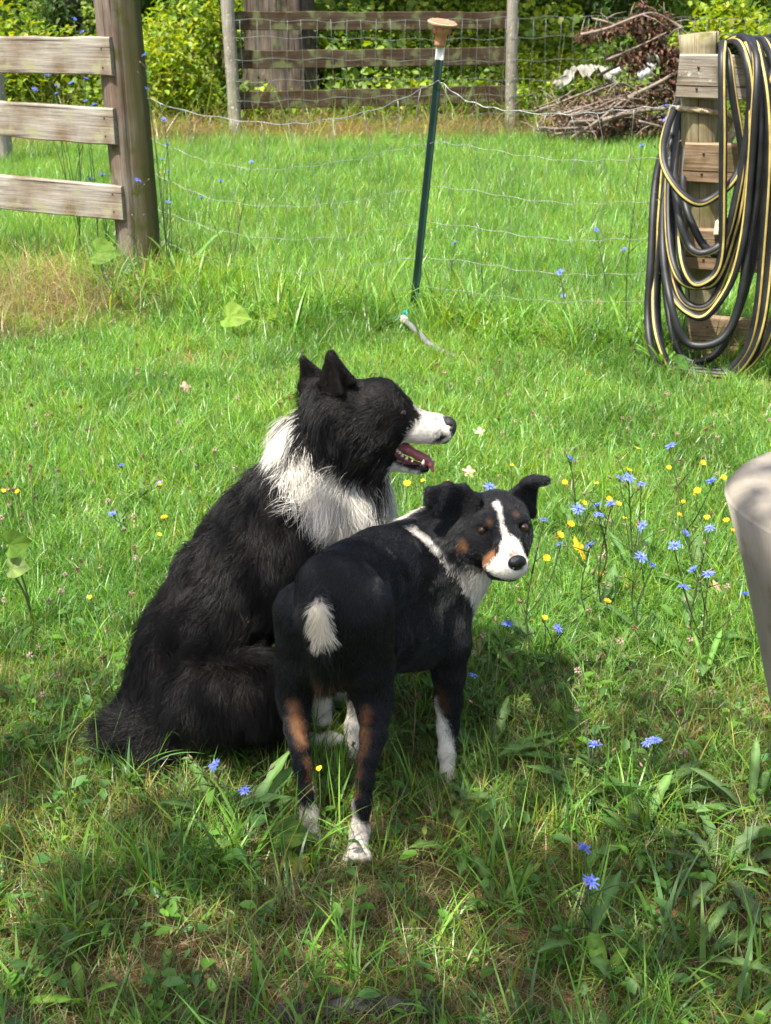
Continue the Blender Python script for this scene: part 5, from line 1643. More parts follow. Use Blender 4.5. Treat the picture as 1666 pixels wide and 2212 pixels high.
    B.paint(WHITE, [(878, 1105, 2.16, 16), (905, 1150, 2.13, 14), (930, 1180, 2.125, 13), (955, 1220, 2.13, 16), (985, 1255, 2.15, 22), (1010, 1270, 2.17, 30)], 0.005)
    B.paint(WHITE, [(890, 1095, 2.22, 28), (870, 1105, 2.20, 18)], 0.005)
    B.paint(WHITE, [(1000, 1240, 2.16, 26), (1035, 1245, 2.17, 34), (1030, 1290, 2.2, 34), (1012, 1335, 2.24, 16)], 0.006)
    B.dab(TAN, [(1058, 1206, 18), (1046, 1216, 14), (1062, 1222, 10)], 0.005, 0.005)
    B.dab(WHITE, [(1073, 1086, 5.5), (1080, 1108, 4.2), (1087, 1140, 3.8), (1095, 1162, 7)], 0.003, 0.003)
    B.dab(WHITE, [(1096, 1172, 15), (1092, 1196, 22), (1085, 1222, 27), (1064, 1234, 17), (1054, 1228, 8), (1100, 1243, 22), (1128, 1243, 14)], 0.004, 0.004)
    B.dab(WHITE, [(1110, 1168, 12), (1130, 1200, 11), (1136, 1232, 12)], 0.004, 0.004)
    B.dab(TAN, [(1000, 1170, 5.5), (1003, 1186, 5.5)], 0.004)
    B.dab((0.16, 0.07, 0.03), [(1058, 1129, 5)], 0.005)
    B.dab((0.10, 0.05, 0.025), [(1116, 1110, 4)], 0.005)
    B.dab(PINK, [(1108, 1192, 7.5)], 0.004)
    B.dab((0.10, 0.075, 0.07), [(1103, 1200, 5)], 0.003)
    B.dab(BLACK, [(1052, 1236, 5.5), (1062, 1243, 5)], 0.002, 0.002)
    B.dab((0.12, 0.11, 0.11), [(1090, 1250, 3), (1112, 1251, 4), (1128, 1247, 3)], 0.004, 0.004)
    # white and tan on the legs
    B.dab(TAN, [(634, 1525, 8), (645, 1560, 9), (653, 1605, 6)], 0.012, 0.005)
    B.dab(TAN, [(666, 1640, 5), (672, 1700, 4)], 0.008, 0.008)
    B.dab(TAN, [(788, 1545, 8), (785, 1585, 8), (782, 1620, 5), (775, 1655, 5), (768, 1715, 4)], 0.011, 0.005)
    B.paint((0.10, 0.055, 0.03), [(690, 1478, 1.86, 16), (735, 1485, 1.87, 12)], 0.022, 0.010)
    B.paint(PAW, [(664, 1722, 1.86, 15), (672, 1745, 1.85, 26), (672, 1815, 1.82, 36)], 0.006)
    B.paint(PAW, [(684, 1690, 1.855, 8), (690, 1730, 1.85, 12)], 0.006)
    B.paint(PAW, [(762, 1738, 1.79, 14), (766, 1775, 1.785, 24), (773, 1850, 1.75, 44)], 0.006)
    B.paint(PAW, [(798, 1790, 1.78, 16)], 0.006)
    B.dab(WHITE, [(943, 1512, 6), (946, 1535, 10), (950, 1560, 15), (958, 1600, 20), (966, 1640, 26), (972, 1700, 34), (978, 1735, 40)], 0.006, 0.006)
    B.dab((0.30, 0.27, 0.25), [(976, 1690, 6), (980, 1722, 8)], 0.014, 0.008)
    B.paint(WHITE, [(778, 1530, 2.2, 34), (765, 1600, 2.16, 34), (765, 1670, 2.13, 34)], 0.008)
    B.paint((0.09, 0.04, 0.02), [(942, 1500, 2.09, 15), (955, 1535, 2.09, 9)], 0.012)
    B.paint(BLACK, [(985, 1585, 2.09, 4.5)], 0.003)
    B.dab((0.22, 0.19, 0.17), [(764, 1800, 5), (766, 1830, 4)], 0.010, 0.008)
    B.dab((0.06, 0.05, 0.045), [(762, 1848, 3)], 0.003); B.dab((0.06, 0.05, 0.045), [(776, 1850, 3)], 0.003); B.dab((0.06, 0.05, 0.045), [(789, 1847, 3)], 0.003)  # dark dabs paint the shade between the toes into the coat
    B.dab((0.12, 0.10, 0.09), [(664, 1808, 6), (682, 1808, 6)], 0.006)
    B.paint(CREAM, [(688, 1296, 1.80, 19), (688, 1330, 1.785, 28), (697, 1380, 1.775, 32)], 0.005)
    body = B.body_object('body', M_SKIN, CHARCOAL, root, 0.0036)
    av = [(e1, 0.0095), (e2, 0.0095), (B.hit(1118, 1219), 0.015)]
    B.fur_object('fur', M_SLEEK, CHARCOAL, root, 150000, nseg=4, clump=0.5, nguide=3500, r0=0.00028, curl=0.12, gravity=0.15, avoid=av, seed=3, sway=0.55, col_var=True)
    cg = np.array((0, 0, CAM_H))
    for e in (e1, e2):
        g = (cg - e) / np.linalg.norm(cg - e)
        eye_object(e - g * 0.0068, g + np.array((0.02, 0, 0.05)), 0.0096, root, pup=0.75)
    # nose leather
    nc = B.hit(1118, 1218)
    NB = Body(0.006)
    w = 0.0165
    fx = Vector(fc); sd = Vector((0, 0, 1)).cross(fx).normalized(); up = fx.cross(sd)
    cN = Vector(nc) - fx * 0.0025
    NB.ell(np.array(cN + up * 0.001), (0.0125, 0.0178, 0.0142), axis=fx, k=0.006)
    NB.ell(np.array(cN - up * 0.012 - fx * 0.003), (0.010, 0.011, 0.012), axis=fx, k=0.008)
    for q in (-1, 1):
        NB.ell(np.array(cN + sd * q * 0.0095 + fx * 0.0095 - up * 0.004), (0.005, 0.004, 0.003), axis=fx, k=0.003, sub=True)
    NB.body_object('nose', M_NOSE, (0.01, 0.01, 0.01), root, 0.0011)
    return B

# ------------------------------------------------------------------ the long-coated collie, sitting
def sitting_dog():
    root = thing('dog', 'long haired black and white collie sitting in profile with its mouth open', 'dog', (-0.25, 2.15, 0))
    B = Body(0.04)
    dn = np.array((0, 0, -1.0))
    bf = np.array(at(420, 1380, 2.16) - at(640, 1060, 2.28)); bf = tuple(bf / np.linalg.norm(bf) + 0.35 * dn)
    tr = dict(L=0.044, lift=0.42, flow=bf)
    B.cap((380, 1500, 2.15, 100), (425, 1390, 2.17, 104), **tr)
    B.cap((425, 1390, 2.17, 104), (505, 1270, 2.20, 112), **tr)
    B.cap((505, 1270, 2.20, 112), (590, 1165, 2.24, 116), **tr)
    B.cap((590, 1165, 2.24, 116), (665, 1075, 2.27, 104), **tr)
    ruff = dict(L=0.060, lift=0.26)
    B.cap((665, 1065, 2.27, 100), (700, 975, 2.28, 86), flow=(-0.25, -0.3, -1), **ruff)
    B.cap((700, 975, 2.28, 84), (735, 905, 2.27, 76), flow=(-0.35, -0.2, -1), L=0.045, lift=0.30)
    B.cap((735, 1060, 2.28, 88), (765, 985, 2.27, 62), flow=(0.05, -0.25, -1), **ruff)
    B.cap((735, 1075, 2.29, 88), (705, 1230, 2.27, 100), flow=(0.05, -0.15, -1), **ruff)
    B.cap((600, 1230, 2.23, 125), (690, 1290, 2.26, 100), flow=(0, -0.1, -1), L=0.04, lift=0.3)
    # forelegs, mostly behind the other dog
    lg = dict(L=0.014, lift=0.2, k=0.02)
    B.cap((690, 1290, 2.24, 70), (696, 1400, 2.23, 42), flow=(0, 0, -1), **lg)
    B.chain([(696, 1400, 2.23, 42), (693, 1480, 2.225, 27), (688, 1530, 2.22, 22), (692, 1556, 2.205, 25)], flow=(0, 0, -1), **lg)
    B.chain([(745, 1290, 2.31, 62), (735, 1380, 2.31, 36), (730, 1450, 2.30, 24), (735, 1492, 2.29, 26)], flow=(0, 0, -1), **lg)
    # haunch, shank and hind foot
    th = dict(L=0.046, lift=0.40)
    B.ell((480, 1500, 2.075), (0.118, 0.085, 0.088), axis=(1, 0.1, 0.05), flow=(-0.1, -0.1, -1), **th)
    B.cap((560, 1490, 2.07, 66), (600, 1530, 2.08, 48), flow=(0.2, -0.1, -1), **th)
    B.cap((600, 1530, 2.08, 46), (500, 1600, 2.085, 34), flow=(-0.2, 0, -1), L=0.03, lift=0.3)
    B.cap((470, 1598, 2.09, 34), (600, 1612, 2.10, 24), flow=(1, 0, -0.2), L=0.02, lift=0.2)
    B.chain([(600, 1610, 2.10, 22), (670, 1600, 2.125, 13), (712, 1595, 2.13, 12), (732, 1597, 2.13, 11)], k=0.012, flow=(1, 0, -0.1), L=0.009, lift=0.15)
    # far haunch
    B.ell((430, 1500, 2.26), (0.10, 0.07, 0.085), axis=(1, 0.2, 0), flow=(0, 0, -1), **th)
    # tail curled on the grass
    tl = dict(L=0.055, lift=0.42)
    B.cap((330, 1560, 2.11, 62), (345, 1585, 2.05, 52), flow=(-0.3, -0.3, -0.6), **tl)
    B.cap((345, 1585, 2.05, 52), (262, 1590, 2.05, 40), flow=(-0.9, -0.1, -0.3), **tl)
    # head
    hf = dict(L=0.012, lift=0.14, flow=(-1, 0, -0.35))
    B.cap((775, 902, 2.255, 69), (808, 886, 2.255, 62), k=0.03, L=0.020, lift=0.22, flow=(-1, -0.1, -0.5))
    B.cap((822, 878, 2.255, 54), (856, 894, 2.255, 42), k=0.025, **hf)
    B.cap((800, 945, 2.235, 48), (832, 938, 2.235, 34), k=0.025, L=0.018, lift=0.2, flow=(-0.8, -0.1, -0.7))
    mz = dict(L=0.006, lift=0.10, flow=(-1, 0, -0.15), k=0.016)
    B.cap((866, 915, 2.255, 36), (905, 922, 2.255, 31), **mz)
    B.cap((905, 922, 2.255, 31), (945, 927, 2.255, 28), **mz)
    B.cap((945, 927, 2.255, 28), (958, 930, 2.255, 20), **mz)
    # lower jaw
    jw = dict(L=0.006, lift=0.1, flow=(-1, 0, -0.2), k=0.010)
    B.cap((800, 970, 2.255, 36), (833, 992, 2.255, 18), L=0.02, lift=0.2, flow=(-0.5, -0.1, -1), k=0.02)
    B.cap((833, 993, 2.255, 17), (868, 1005, 2.255, 11.5), **jw)
    B.cap((868, 1005, 2.255, 11.5), (900, 1012, 2.255, 10), **jw)
    B.cap((900, 1012, 2.255, 10), (921, 1013, 2.255, 7.5), **jw)
    # ruff of the cheek
    B.cap((737, 918, 2.24, 52), (754, 982, 2.23, 34), flow=(-0.35, -0.15, -1), L=0.05, lift=0.28)
    B.cap((800, 975, 2.235, 34), (806, 1010, 2.24, 20), flow=(0.05, -0.1, -1), L=0.045, lift=0.2)
    # ears
    er = dict(L=0.008, lift=0.12)
    B.tri((700, 832, 2.235), (764, 826, 2.225), (716, 768, 2.225), th=0.0062, k=0.016, flow=(-0.1, 0, 1), **er)
    B.tri((700, 832, 2.235), (738, 850, 2.205), (716, 768, 2.225), th=0.005, k=0.016, flow=(-0.1, 0, 1), **er)
    B.tri((655, 838, 2.30), (704, 822, 2.30), (655, 776, 2.30), th=0.0065, k=0.014, flow=(-0.1, 0, 1), **er)
    B.cap((676, 858, 2.29, 22), (735, 860, 2.26, 40), k=0.03, L=0.026, lift=0.25, flow=(-0.5, -0.1, -0.7))
    # mouth: cleft from the corner of the lips forward
    B.cap((846, 966, 2.255, 7), (884, 979, 2.255, 15), k=0.006, sub=True)
    B.cap((884, 979, 2.255, 15), (935, 984, 2.255, 18), k=0.006, sub=True)
    # coat
    B.field(0.004)
    B.paint(WHITE, [(640, 905, 2.25, 24), (600, 945, 2.26, 40), (590, 965, 2.2, 40), (625, 985, 2.19, 40), (650, 1020, 2.18, 46), (700, 1050, 2.18, 56), (745, 1085, 2.19, 60), (770, 1130, 2.2, 66)], 0.010, 0.010)
    B.paint(WHITE, [(640, 930, 2.33, 70), (700, 1000, 2.33, 60), (790, 1060, 2.30, 70), (815, 1100, 2.32, 80), (790, 1200, 2.3, 80)], 0.010, 0.008)
    B.paint(BROWNBLACK, [(660, 845, 2.27, 40), (695, 885, 2.2, 40), (735, 905, 2.2, 46), (775, 920, 2.2, 50)], 0.010, 0.010)
    B.paint(BROWNBLACK, [(745, 930, 2.18, 34), (778, 950, 2.18, 42), (798, 985, 2.2, 26), (802, 1010, 2.21, 15)], 0.008, 0.008)
    B.paint(WHITE, [(880, 925, 2.255, 24), (900, 935, 2.255, 42), (950, 928, 2.255, 50)], 0.004, 0.004)
    B.paint(WHITE, [(900, 895, 2.255, 12), (890, 885, 2.255, 6)], 0.004, 0.003)
    B.paint(WHITE, [(838, 1004, 2.25, 16), (870, 1012, 2.25, 18), (895, 1020, 2.25, 14)], 0.004, 0.003)
    B.dab(PINK, [(942, 905, 8)], 0.004, 0.004)
    B.dab(BLACK, [(957, 944, 9), (948, 951, 8), (940, 954, 5)], 0.004, 0.006)
    B.dab((0.2, 0.19, 0.19), [(938, 938, 4)], 0.004, 0.006)
    B.dab(BLACK, [(948, 930, 3), (944, 941, 2.5)], 0.002, 0.003)
    B.paint(BLACK, [(948, 957, 2.235, 6)], 0.004, 0.004)
    B.dab(BLACK, [(855, 997, 4), (872, 1004, 6), (890, 1008, 8), (905, 1011, 9), (921, 1014, 9)], 0.003, 0.003)
    for (a, b) in (((350, 1330), (470, 1200)), ((450, 1430), (560, 1300)), ((380, 1440), (520, 1440)), ((470, 1530), (590, 1480)), ((600, 1090), (560, 1180)), ((300, 1500), (330, 1420))):
        B.dab((0.017, 0.0115, 0.0090), [(*a, 16), (*b, 12)], 0.030, 0.02)
    B.paint(WHITE, [(640, 1603, 2.11, 20), (740, 1597, 2.13, 40)], 0.008)
    B.paint(WHITE, [(690, 1525, 2.21, 36), (690, 1570, 2.2, 50)], 0.008)
    B.paint(WHITE, [(733, 1420, 2.30, 36), (733, 1500, 2.3, 50)], 0.008)
    B.body_object('body', M_SKIN, BROWNBLACK, root, 0.0042)
    ec = B.hit(872, 893)
    nc = B.hit(970, 920)
    B.fur_object('fur', M_FUR, BROWNBLACK, root, 165000, nseg=6, clump=0.66, nguide=3600, r0=0.00026, curl=0.42, gravity=0.28, avoid=[(ec, 0.006), (nc, 0.010)], seed=5, sway=0.85, col_var=True)
    fur2 = None
    g = Vector((0.55, -0.83, 0.05))
    eye_object(Vector(ec) - g * 0.0062, g, 0.0088, root, pup=0.9)
    # nose
    NB = Body(0.006)
    c = at(966, 917, 2.255)
    m1 = mpp(966, 917, 2.255)
    NB.cap((952, 921, 2.255, 25), (967, 919, 2.255, 19.5), k=0.006)
    NB.cap((965, 930, 2.255, 18), (958, 943, 2.255, 16), k=0.008)
    NB.ell((973, 922, 2.238), (0.006, 0.005, 0.0035), axis=(1, -0.4, 0), k=0.003, sub=True)
    NB.body_object('nose', M_NOSE_DRY, (0.01, 0.01, 0.01), root, 0.0012)
    # mouth lining, tongue and teeth
    MBd = Body(0.006)
    MBd.cap((842, 976, 2.255, 12), (880, 997, 2.255, 8), k=0.006)
    MBd.cap((846, 962, 2.262, 9), (880, 962, 2.262, 6), k=0.006)
    MBd.cap((880, 998, 2.255, 8), (916, 1008, 2.255, 6), k=0.006)
    MBd.body_object('mouth', M_GUM, (0.1, 0.02, 0.02), root, 0.0014)
    T = Body(0.008)
    T.cap((858, 966, 2.262, 8), (882, 972, 2.26, 10), k=0.008)
    T.cap((882, 972, 2.26, 10), (905, 985, 2.258, 9), k=0.008)
    T.cap((905, 985, 2.258, 9), (922, 992, 2.256, 8), k=0.008)
    T.cap((922, 992, 2.256, 8), (930, 1002, 2.252, 6), k=0.006)
    T.cap((930, 1002, 2.252, 6), (935, 1017, 2.25, 3.5), k=0.006)
    T.body_object('tongue', M_TONGUE, (0.4, 0.1, 0.1), root, 0.0012)
    for (x, y, hh, w) in ((851, 978, 7, 3), (857, 973, 9, 4.2), (863, 977, 7, 3.6), (869, 983, 7, 4.2), (878, 989, 6, 4.2), (890, 994, 4, 3), (914, 1001, 12, 4.0)):
        t = MB()
        b = at(x, y + 3, 2.238)
        k = mpp(x, y, 2.238)
        t.tube([b, b + Vector((0.0006, 0, hh * 0.55 * k)), b + Vector((0.0012, 0, hh * k))], [w * k, w * 0.8 * k, w * 0.12 * k], 8)
        t.obj('tooth', M_TOOTH, root)
    return B

if not globals().get('NO_DOGS'):
    DOG_A = standing_dog()
    DOG_B = sitting_dog()
# ------------------------------------------------------------------ wild flowers, weeds and fallen leaves
M_STEM = leafy('stems', trans=0.1, rough=0.6, spec=0.2, var=0.0)
M_PETAL = leafy('chicory_petals', trans=0.3, rough=0.6, spec=0.2, var=0.0)
M_YEL = leafy('yellow_petals', trans=0.25, rough=0.6, spec=0.2, var=0.0)
BLUE = [(0.13, 0.17, 0.62), (0.17, 0.22, 0.68), (0.24, 0.27, 0.66), (0.14, 0.21, 0.66)]

def chicory_head(kind):
    """two rings of strap petals with squared, toothed tips"""
    random.seed(600 + kind)
    mb = MB()
    for ring, (n, L, el) in enumerate(((13, 0.0165, 0.30), (7, 0.011, 0.75))):
        for k in range(n):
            a = 2 * pi * k / n + random.uniform(-0.12, 0.12) + ring * 0.2
            e = el + random.uniform(-0.2, 0.25) + (0.35 if kind == 2 else 0)
            l = L * random.uniform(0.85, 1.12); w = 0.0034
            d = Vector((cos(a) * cos(e), sin(a) * cos(e), sin(e))); s = Vector((-sin(a), cos(a), 0))
            dn = Vector((0, 0, -0.003))
            P = [s * -w * 0.3, s * w * 0.3, d * l * 0.55 - s * w * 0.55, d * l * 0.55 + s * w * 0.55, d * l + dn - s * w * 0.5, d * l * 1.06 + dn, d * l + dn + s * w * 0.5]
            c = random.choice(BLUE); c2 = tuple(min(1, x * 1.25 + 0.04) for x in c)
            mb.add(P, [(0, 1, 3, 2), (2, 3, 6, 5, 4)], 0, [c2, c2, c, c, c, c, c])
    petals = mb.mesh('chicory_petals_%d' % kind, M_PETAL)
    mb = MB()
    for k in range(10):
        a = 2 * pi * k / 10
        d = Vector((cos(a) * 0.35, sin(a) * 0.35, 1)).normalized()
        mb.tube([d * 0.002, d * 0.006], 0.0004, 4, 0, (0.10, 0.12, 0.5))
    mb.tube([Vector((0, 0, -0.009)), Vector((0, 0, -0.003)), Vector((0, 0, 0.001))], [0.0014, 0.0028, 0.0022], 7, 0, (0.10, 0.17, 0.05))
    centre = mb.mesh('chicory_centre_%d' % kind, M_STEM)
    return petals, centre
HEADS = [chicory_head(k) for k in range(4)]
STEMC = (0.065, 0.10, 0.035)

def chicory(label, base, heads, spread=None, buds=6, leaves=5, group='blue flowered chicory plants', scale=1.0, bare=False):
    """heads: list of 3-D flower positions; wiry branching stems rise to them from the base"""
    base = Vector(base); base.z = float(ground_z(base.x, base.y))
    root = thing('chicory_plant', label, 'wildflower', base, group)
    random.seed(int(abs(base.x * 1000) + base.y * 100))
    mb = MB()
    heads = [Vector(h) for h in heads]
    top = max(heads, key=lambda h: h.z)
    main = catmull([base + Vector((0, 0, -0.01)), base * 0.6 + top * 0.4 + Vector((random.uniform(-.03, .03), random.uniform(-.02, .02), 0.0)), top - Vector((0, 0, 0.008))], 8)
    n = len(main)
    mb.tube(main, [0.0026 * scale * (1 - 0.6 * i / n) for i in range(n)], 5, 0, STEMC)
    for h in heads:
        if h is top: continue
        t = min(n - 3, max(1, int(n * random.uniform(0.2, 0.5) * min(1.0, h.z / max(top.z, 0.01) + 0.2))))
        a = main[t]
        if a.z > h.z: a = main[max(1, int(n * 0.5 * max(0.02, (h.z - base.z)) / max(0.02, top.z - base.z)))]
        c = catmull([a, (a + h) / 2 + Vector((random.uniform(-.02, .02), random.uniform(-.02, .02), -0.015)), h - Vector((0, 0, 0.008))], 6)
        mb.tube(c, [0.0020 * scale * (1 - 0.5 * i / len(c)) for i in range(len(c))], 5, 0, STEMC)
        for q in c[3::3]:
            d = Vector((random.uniform(-1, 1), random.uniform(-1, 1), 0.6)).normalized() * 0.008
            mb.tube([q, q + d], [0.0012, 0.0022], 4, 0, (0.10, 0.15, 0.05))
    for _ in range(buds):
        p = main[random.randint(n // 3, n - 2)]
        d = Vector((random.uniform(-1, 1), random.uniform(-1, 1), random.uniform(0.3, 1.2))).normalized() * random.uniform(0.02, 0.10)
        mb.tube([p, p + d * 0.6 + Vector((0, 0, .004)), p + d], [0.0012, 0.001, 0.0008], 4, 0, STEMC)
        mb.tube([p + d, p + d + d.normalized() * 0.006, p + d + d.normalized() * 0.012], [0.0014, 0.0028, 0.0008], 5, 0, random.choice([(0.12, 0.17, 0.06), (0.20, 0.12, 0.09), (0.28, 0.17, 0.13)]))
    mb.obj('stem', M_STEM, root)
    for h in heads:
        pm, cm = random.choice(HEADS)
        o = bpy.data.objects.new('flower', pm); COL.objects.link(o)
        s = random.uniform(0.68, 1.02) * scale
        M = Matrix.Translation(h - base) @ Matrix.Rotation(random.uniform(-0.7, 0.7), 4, 'Y') @ Matrix.Rotation(random.uniform(-0.35, 0.45), 4, 'X') @ Matrix.Rotation(random.uniform(0, 6), 4, 'Z') @ Matrix.Scale(s, 4)
        o.parent = root; o.matrix_local = M
        c = bpy.data.objects.new('flower_centre', cm); COL.objects.link(c); c.parent = o
    if leaves:
        lm = MB()
        for k in range(leaves):
            long_leaf(lm, base + Vector((0, 0, 0.003)), random.uniform(0.09, 0.18), random.uniform(0.018, 0.03), random.uniform(0, 6.28), random.uniform(0.5, 1.1), jitc((0.07, 0.14, 0.03)), 0.5)
        lm.obj('basal_leaf', M_LEAF, root)
    return root

def long_leaf(mb, base, L, w, az, lean, col, tooth=0.0, seg=7, curl=0.7):
    """a strap or lance shaped leaf with a sunken midrib; tooth makes dandelion lobes"""
    d = Vector((cos(az), sin(az), 0)); s = Vector((-sin(az), cos(az), 0)); up = Vector((0, 0, 1))
    p = Vector(base); ang = lean; V = []; cl = []
    for i in range(seg + 1):
        t = i / seg
        ww = w * (0.18 + 1.5 * t * (1 - t) ** 0.6 * 1.25) if t < 1 else 0.001
        if tooth: ww *= 1 + tooth * (0.7 if i % 2 else -0.55)
        nrm = (up * sin(ang) - d * cos(ang))
        V += [p - s * ww / 2 - nrm * ww * -0.16, p, p + s * ww / 2 + nrm * ww * 0.16]
        cc = tuple(k * (0.8 + 0.3 * t) for k in col); mid = tuple(min(1, k * 1.5 + 0.03) for k in cc)
        cl += [cc, mid, cc]
        ang += curl / seg * random.uniform(0.7, 1.3)
        p = p + (d * sin(ang) + up * cos(ang)) * (L / seg)
        gz = float(ground_z(p.x, p.y)) + 0.004
        if p.z < gz: p.z = gz
    F = []
    for i in range(seg):
        for j in (0, 1): F.append((i * 3 + j, i * 3 + j + 1, (i + 1) * 3 + j + 1, (i + 1) * 3 + j))
    mb.add(V, F, 0, cl)

# ---- chicory right of the dogs: flowers given by where they stand in the picture, and how high they stand
def flo(px, py, h): return onto(px, py, h)
RIGHT = [
    ('chicory with one high blue flower left of the planter, tallest at the back', [(1448, 964, .34), (1539, 1042, .30)], (1500, 1180)),
    ('chicory rising just above the standing dog\'s folded ear tip with flowers in a pair', [(1340, 1034, .27), (1359, 1033, .28), (1386, 1046, .27)], (1395, 1230)),
    ('chicory with a lone small flower right of the collie\'s open mouth', [(1233, 992, .22)], (1262, 1120)),
    ('chicory peeping over the standing dog\'s forehead', [(1058, 1052, .16)], (1075, 1150)),
    ('chicory beside the standing dog\'s right eye and cheek, on a slanting stem', [(1174, 1124, .34), (1210, 1176, .28)], (1105, 1400)),
    ('chicory with a cluster of three blue flowers above the yellow maple leaf', [(1292, 1093, .30), (1320, 1089, .31), (1294, 1113, .29), (1249, 1100, .27)], (1345, 1310)),
    ('chicory touching the yellow maple leaf', [(1274, 1178, .22)], (1300, 1290)),
    ('chicory with two flowers stacked on one stem midway to the planter', [(1389, 1136, .27), (1385, 1204, .22), (1409, 1222, .20)], (1410, 1380)),
    ('chicory with three flowers left of the planter\'s rounded rim', [(1534, 1141, .30), (1480, 1153, .27), (1457, 1179, .25)], (1500, 1360)),
    ('chicory with low flowers beside the planter\'s middle', [(1531, 1241, .23), (1499, 1233, .22), (1478, 1269, .20), (1611, 1286, .2)], (1525, 1420)),
    ('chicory just right of the standing dog\'s shoulder and elbow', [(1097, 1349, .30), (1021, 1460, .22)], (1085, 1660)),
    ('chicory right of the dog\'s elbow with one pale flower', [(1205, 1358, .27)], (1215, 1610)),
    ('chicory with mauve fading flowers in the half shade below the planter', [(1400, 1605, .14), (1415, 1600, .145)], (1410, 1720)),
    ('chicory with a hidden flower in shade right of the standing dog\'s forefoot', [(1285, 1609, .12)], (1290, 1720)),
    ('chicory with two flowers, one above the other, in the right foreground', [(1262, 1832, .20), (1276, 1905, .15)], (1280, 2060)),
    ('chicory with an upright flower in front of the collie\'s tail and thigh', [(465, 1653, .12)], (472, 1790)),
    ('chicory with a wide open flower left of the dog\'s hind paw', [(529, 1708, .09)], (528, 1800)),
]
for lab, fl, (bx, by) in RIGHT:
    b = onto(bx, by)
    H = []
    for (px, py, h) in fl:
        p = flo(px, py, h)
        H.append(p)
    b.y = sum(p.y for p in H) / len(H); b.x = sum(p.x for p in H) / len(H) * 0.6 + b.x * 0.4 * 1.0
    chicory(lab, b, H, buds=7)
FAR = [
    ('chicory with one small flower near the sagging wire left of centre', [(543, 350, .5), (477, 391, .42), (435, 427, .38)], 6.3),
    ('chicory with flowers up the right side of the thick near post', [(355, 258, .78), (362, 312, .66), (350, 343, .6), (365, 370, .55), (365, 437, .4), (314, 120, 1.05), (318, 192, .9)], 6.2),
    ('chicory leaning across the thick near post with one flower', [(298, 390, .5)], 6.15),
    ('chicory flowering between the top and middle rails on the left', [(122, 185, .85), (103, 165, .9), (155, 180, .88), (186, 170, .88), (75, 193, .84), (122, 202, .82), (185, 220, .76), (205, 226, .75)], 6.9),
    ('tall chicory showing two flowers above the top left rail', [(160, 42, 1.2), (178, 70, 1.12)], 6.9),
    ('chicory with low flowers behind the bottom left rail', [(222, 377, .42), (195, 388, .4)], 6.8),
    ('chicory at the top wire beside the hose loops', [(1440, 228, .8), (1441, 258, .75)], 5.05),
    ('chicory below the top wire left of the hose', [(1388, 316, .62)], 5.2),
    ('chicory behind the wire with two flowers left of the hose loops', [(1288, 497, .3), (1349, 540, .24)], 5.7),
    ('chicory behind the wire low beside the hose', [(1217, 640, .12), (1210, 588, .2)], 5.5),
    ('chicory with a single flower right of the green steel post', [(983, 525, .3)], 6.2),
    ('chicory with two flowers on the sunny lawn at far left', [(262, 1005, .09), (345, 1043, .1)], 0),
    ('chicory low in the lawn left of the collie\'s back', [(245, 1112, .09)], 0),
]
for lab, fl, Y in FAR:
    H = [at(px, py, Y + random.uniform(-.1, .1)) if Y else onto(px, py, h) for (px, py, h) in fl]
    bx = sum(p.x for p in H) / len(H); by = sum(p.y for p in H) / len(H)
    chicory(lab, (bx, by, 0), H, buds=10 if Y else 3, leaves=4, scale=1.25 if Y else 1.0)

# ---- small yellow daisies
def yellow_head(kind):
    random.seed(700 + kind); mb = MB()
    for n, L, el in ((16, 0.0095, 0.25), (10, 0.006, 0.6)):
        for k in range(n):
            a = 2 * pi * k / n + random.uniform(-.15, .15); e = el + random.uniform(-.15, .2)
            d = Vector((cos(a) * cos(e), sin(a) * cos(e), sin(e))); s = Vector((-sin(a), cos(a), 0)); w = 0.0022
            c = random.choice([(0.80, 0.52, 0.02), (0.78, 0.46, 0.015), (0.82, 0.58, 0.04)])
            mb.add([s * -w * .3, s * w * .3, d * L + s * w * .5, d * L - s * w * .5], [(0, 1, 2, 3)], 0, c)
    mb.tube([Vector((0, 0, -0.006)), Vector((0, 0, 0))], [0.0012, 0.003], 6, 0, (0.07, 0.12, 0.03))
    return mb.mesh('hawkbit_head_%d' % kind, M_YEL)
YH = [yellow_head(k) for k in range(3)]
YEL = [(1519, 1000), (1359, 1016), (1563, 1032), (1220, 1042), (1289, 1044), (1316, 1078), (1262, 1086), (1336, 1088), (1507, 1060), (1500, 1070), (1572, 1070), (1475, 1085), (1469, 1113), (1349, 1119), (1233, 1132), (1210, 1155), (1527, 1118), (1584, 1147), (1376, 1136),
       (1297, 1242), (1312, 1299), (1177, 1334), (1106, 1005), (914, 1038), (1569, 1124), (1180, 1205), (968, 1040), (880, 1044), (195, 1290), (355, 1118), (345, 1045), (8, 1060), (38, 1062), (345, 1155), (690, 1660), (1150, 1070), (1445, 1010)]
ORD = 'first second third fourth fifth sixth seventh eighth ninth tenth eleventh twelfth thirteenth fourteenth fifteenth sixteenth seventeenth eighteenth nineteenth twentieth twenty-first twenty-second twenty-third twenty-fourth twenty-fifth twenty-sixth'.split()
def describe(px, py):
    v = 'far' if py < 1050 else ('half way back' if py < 1180 else 'near')
    return v
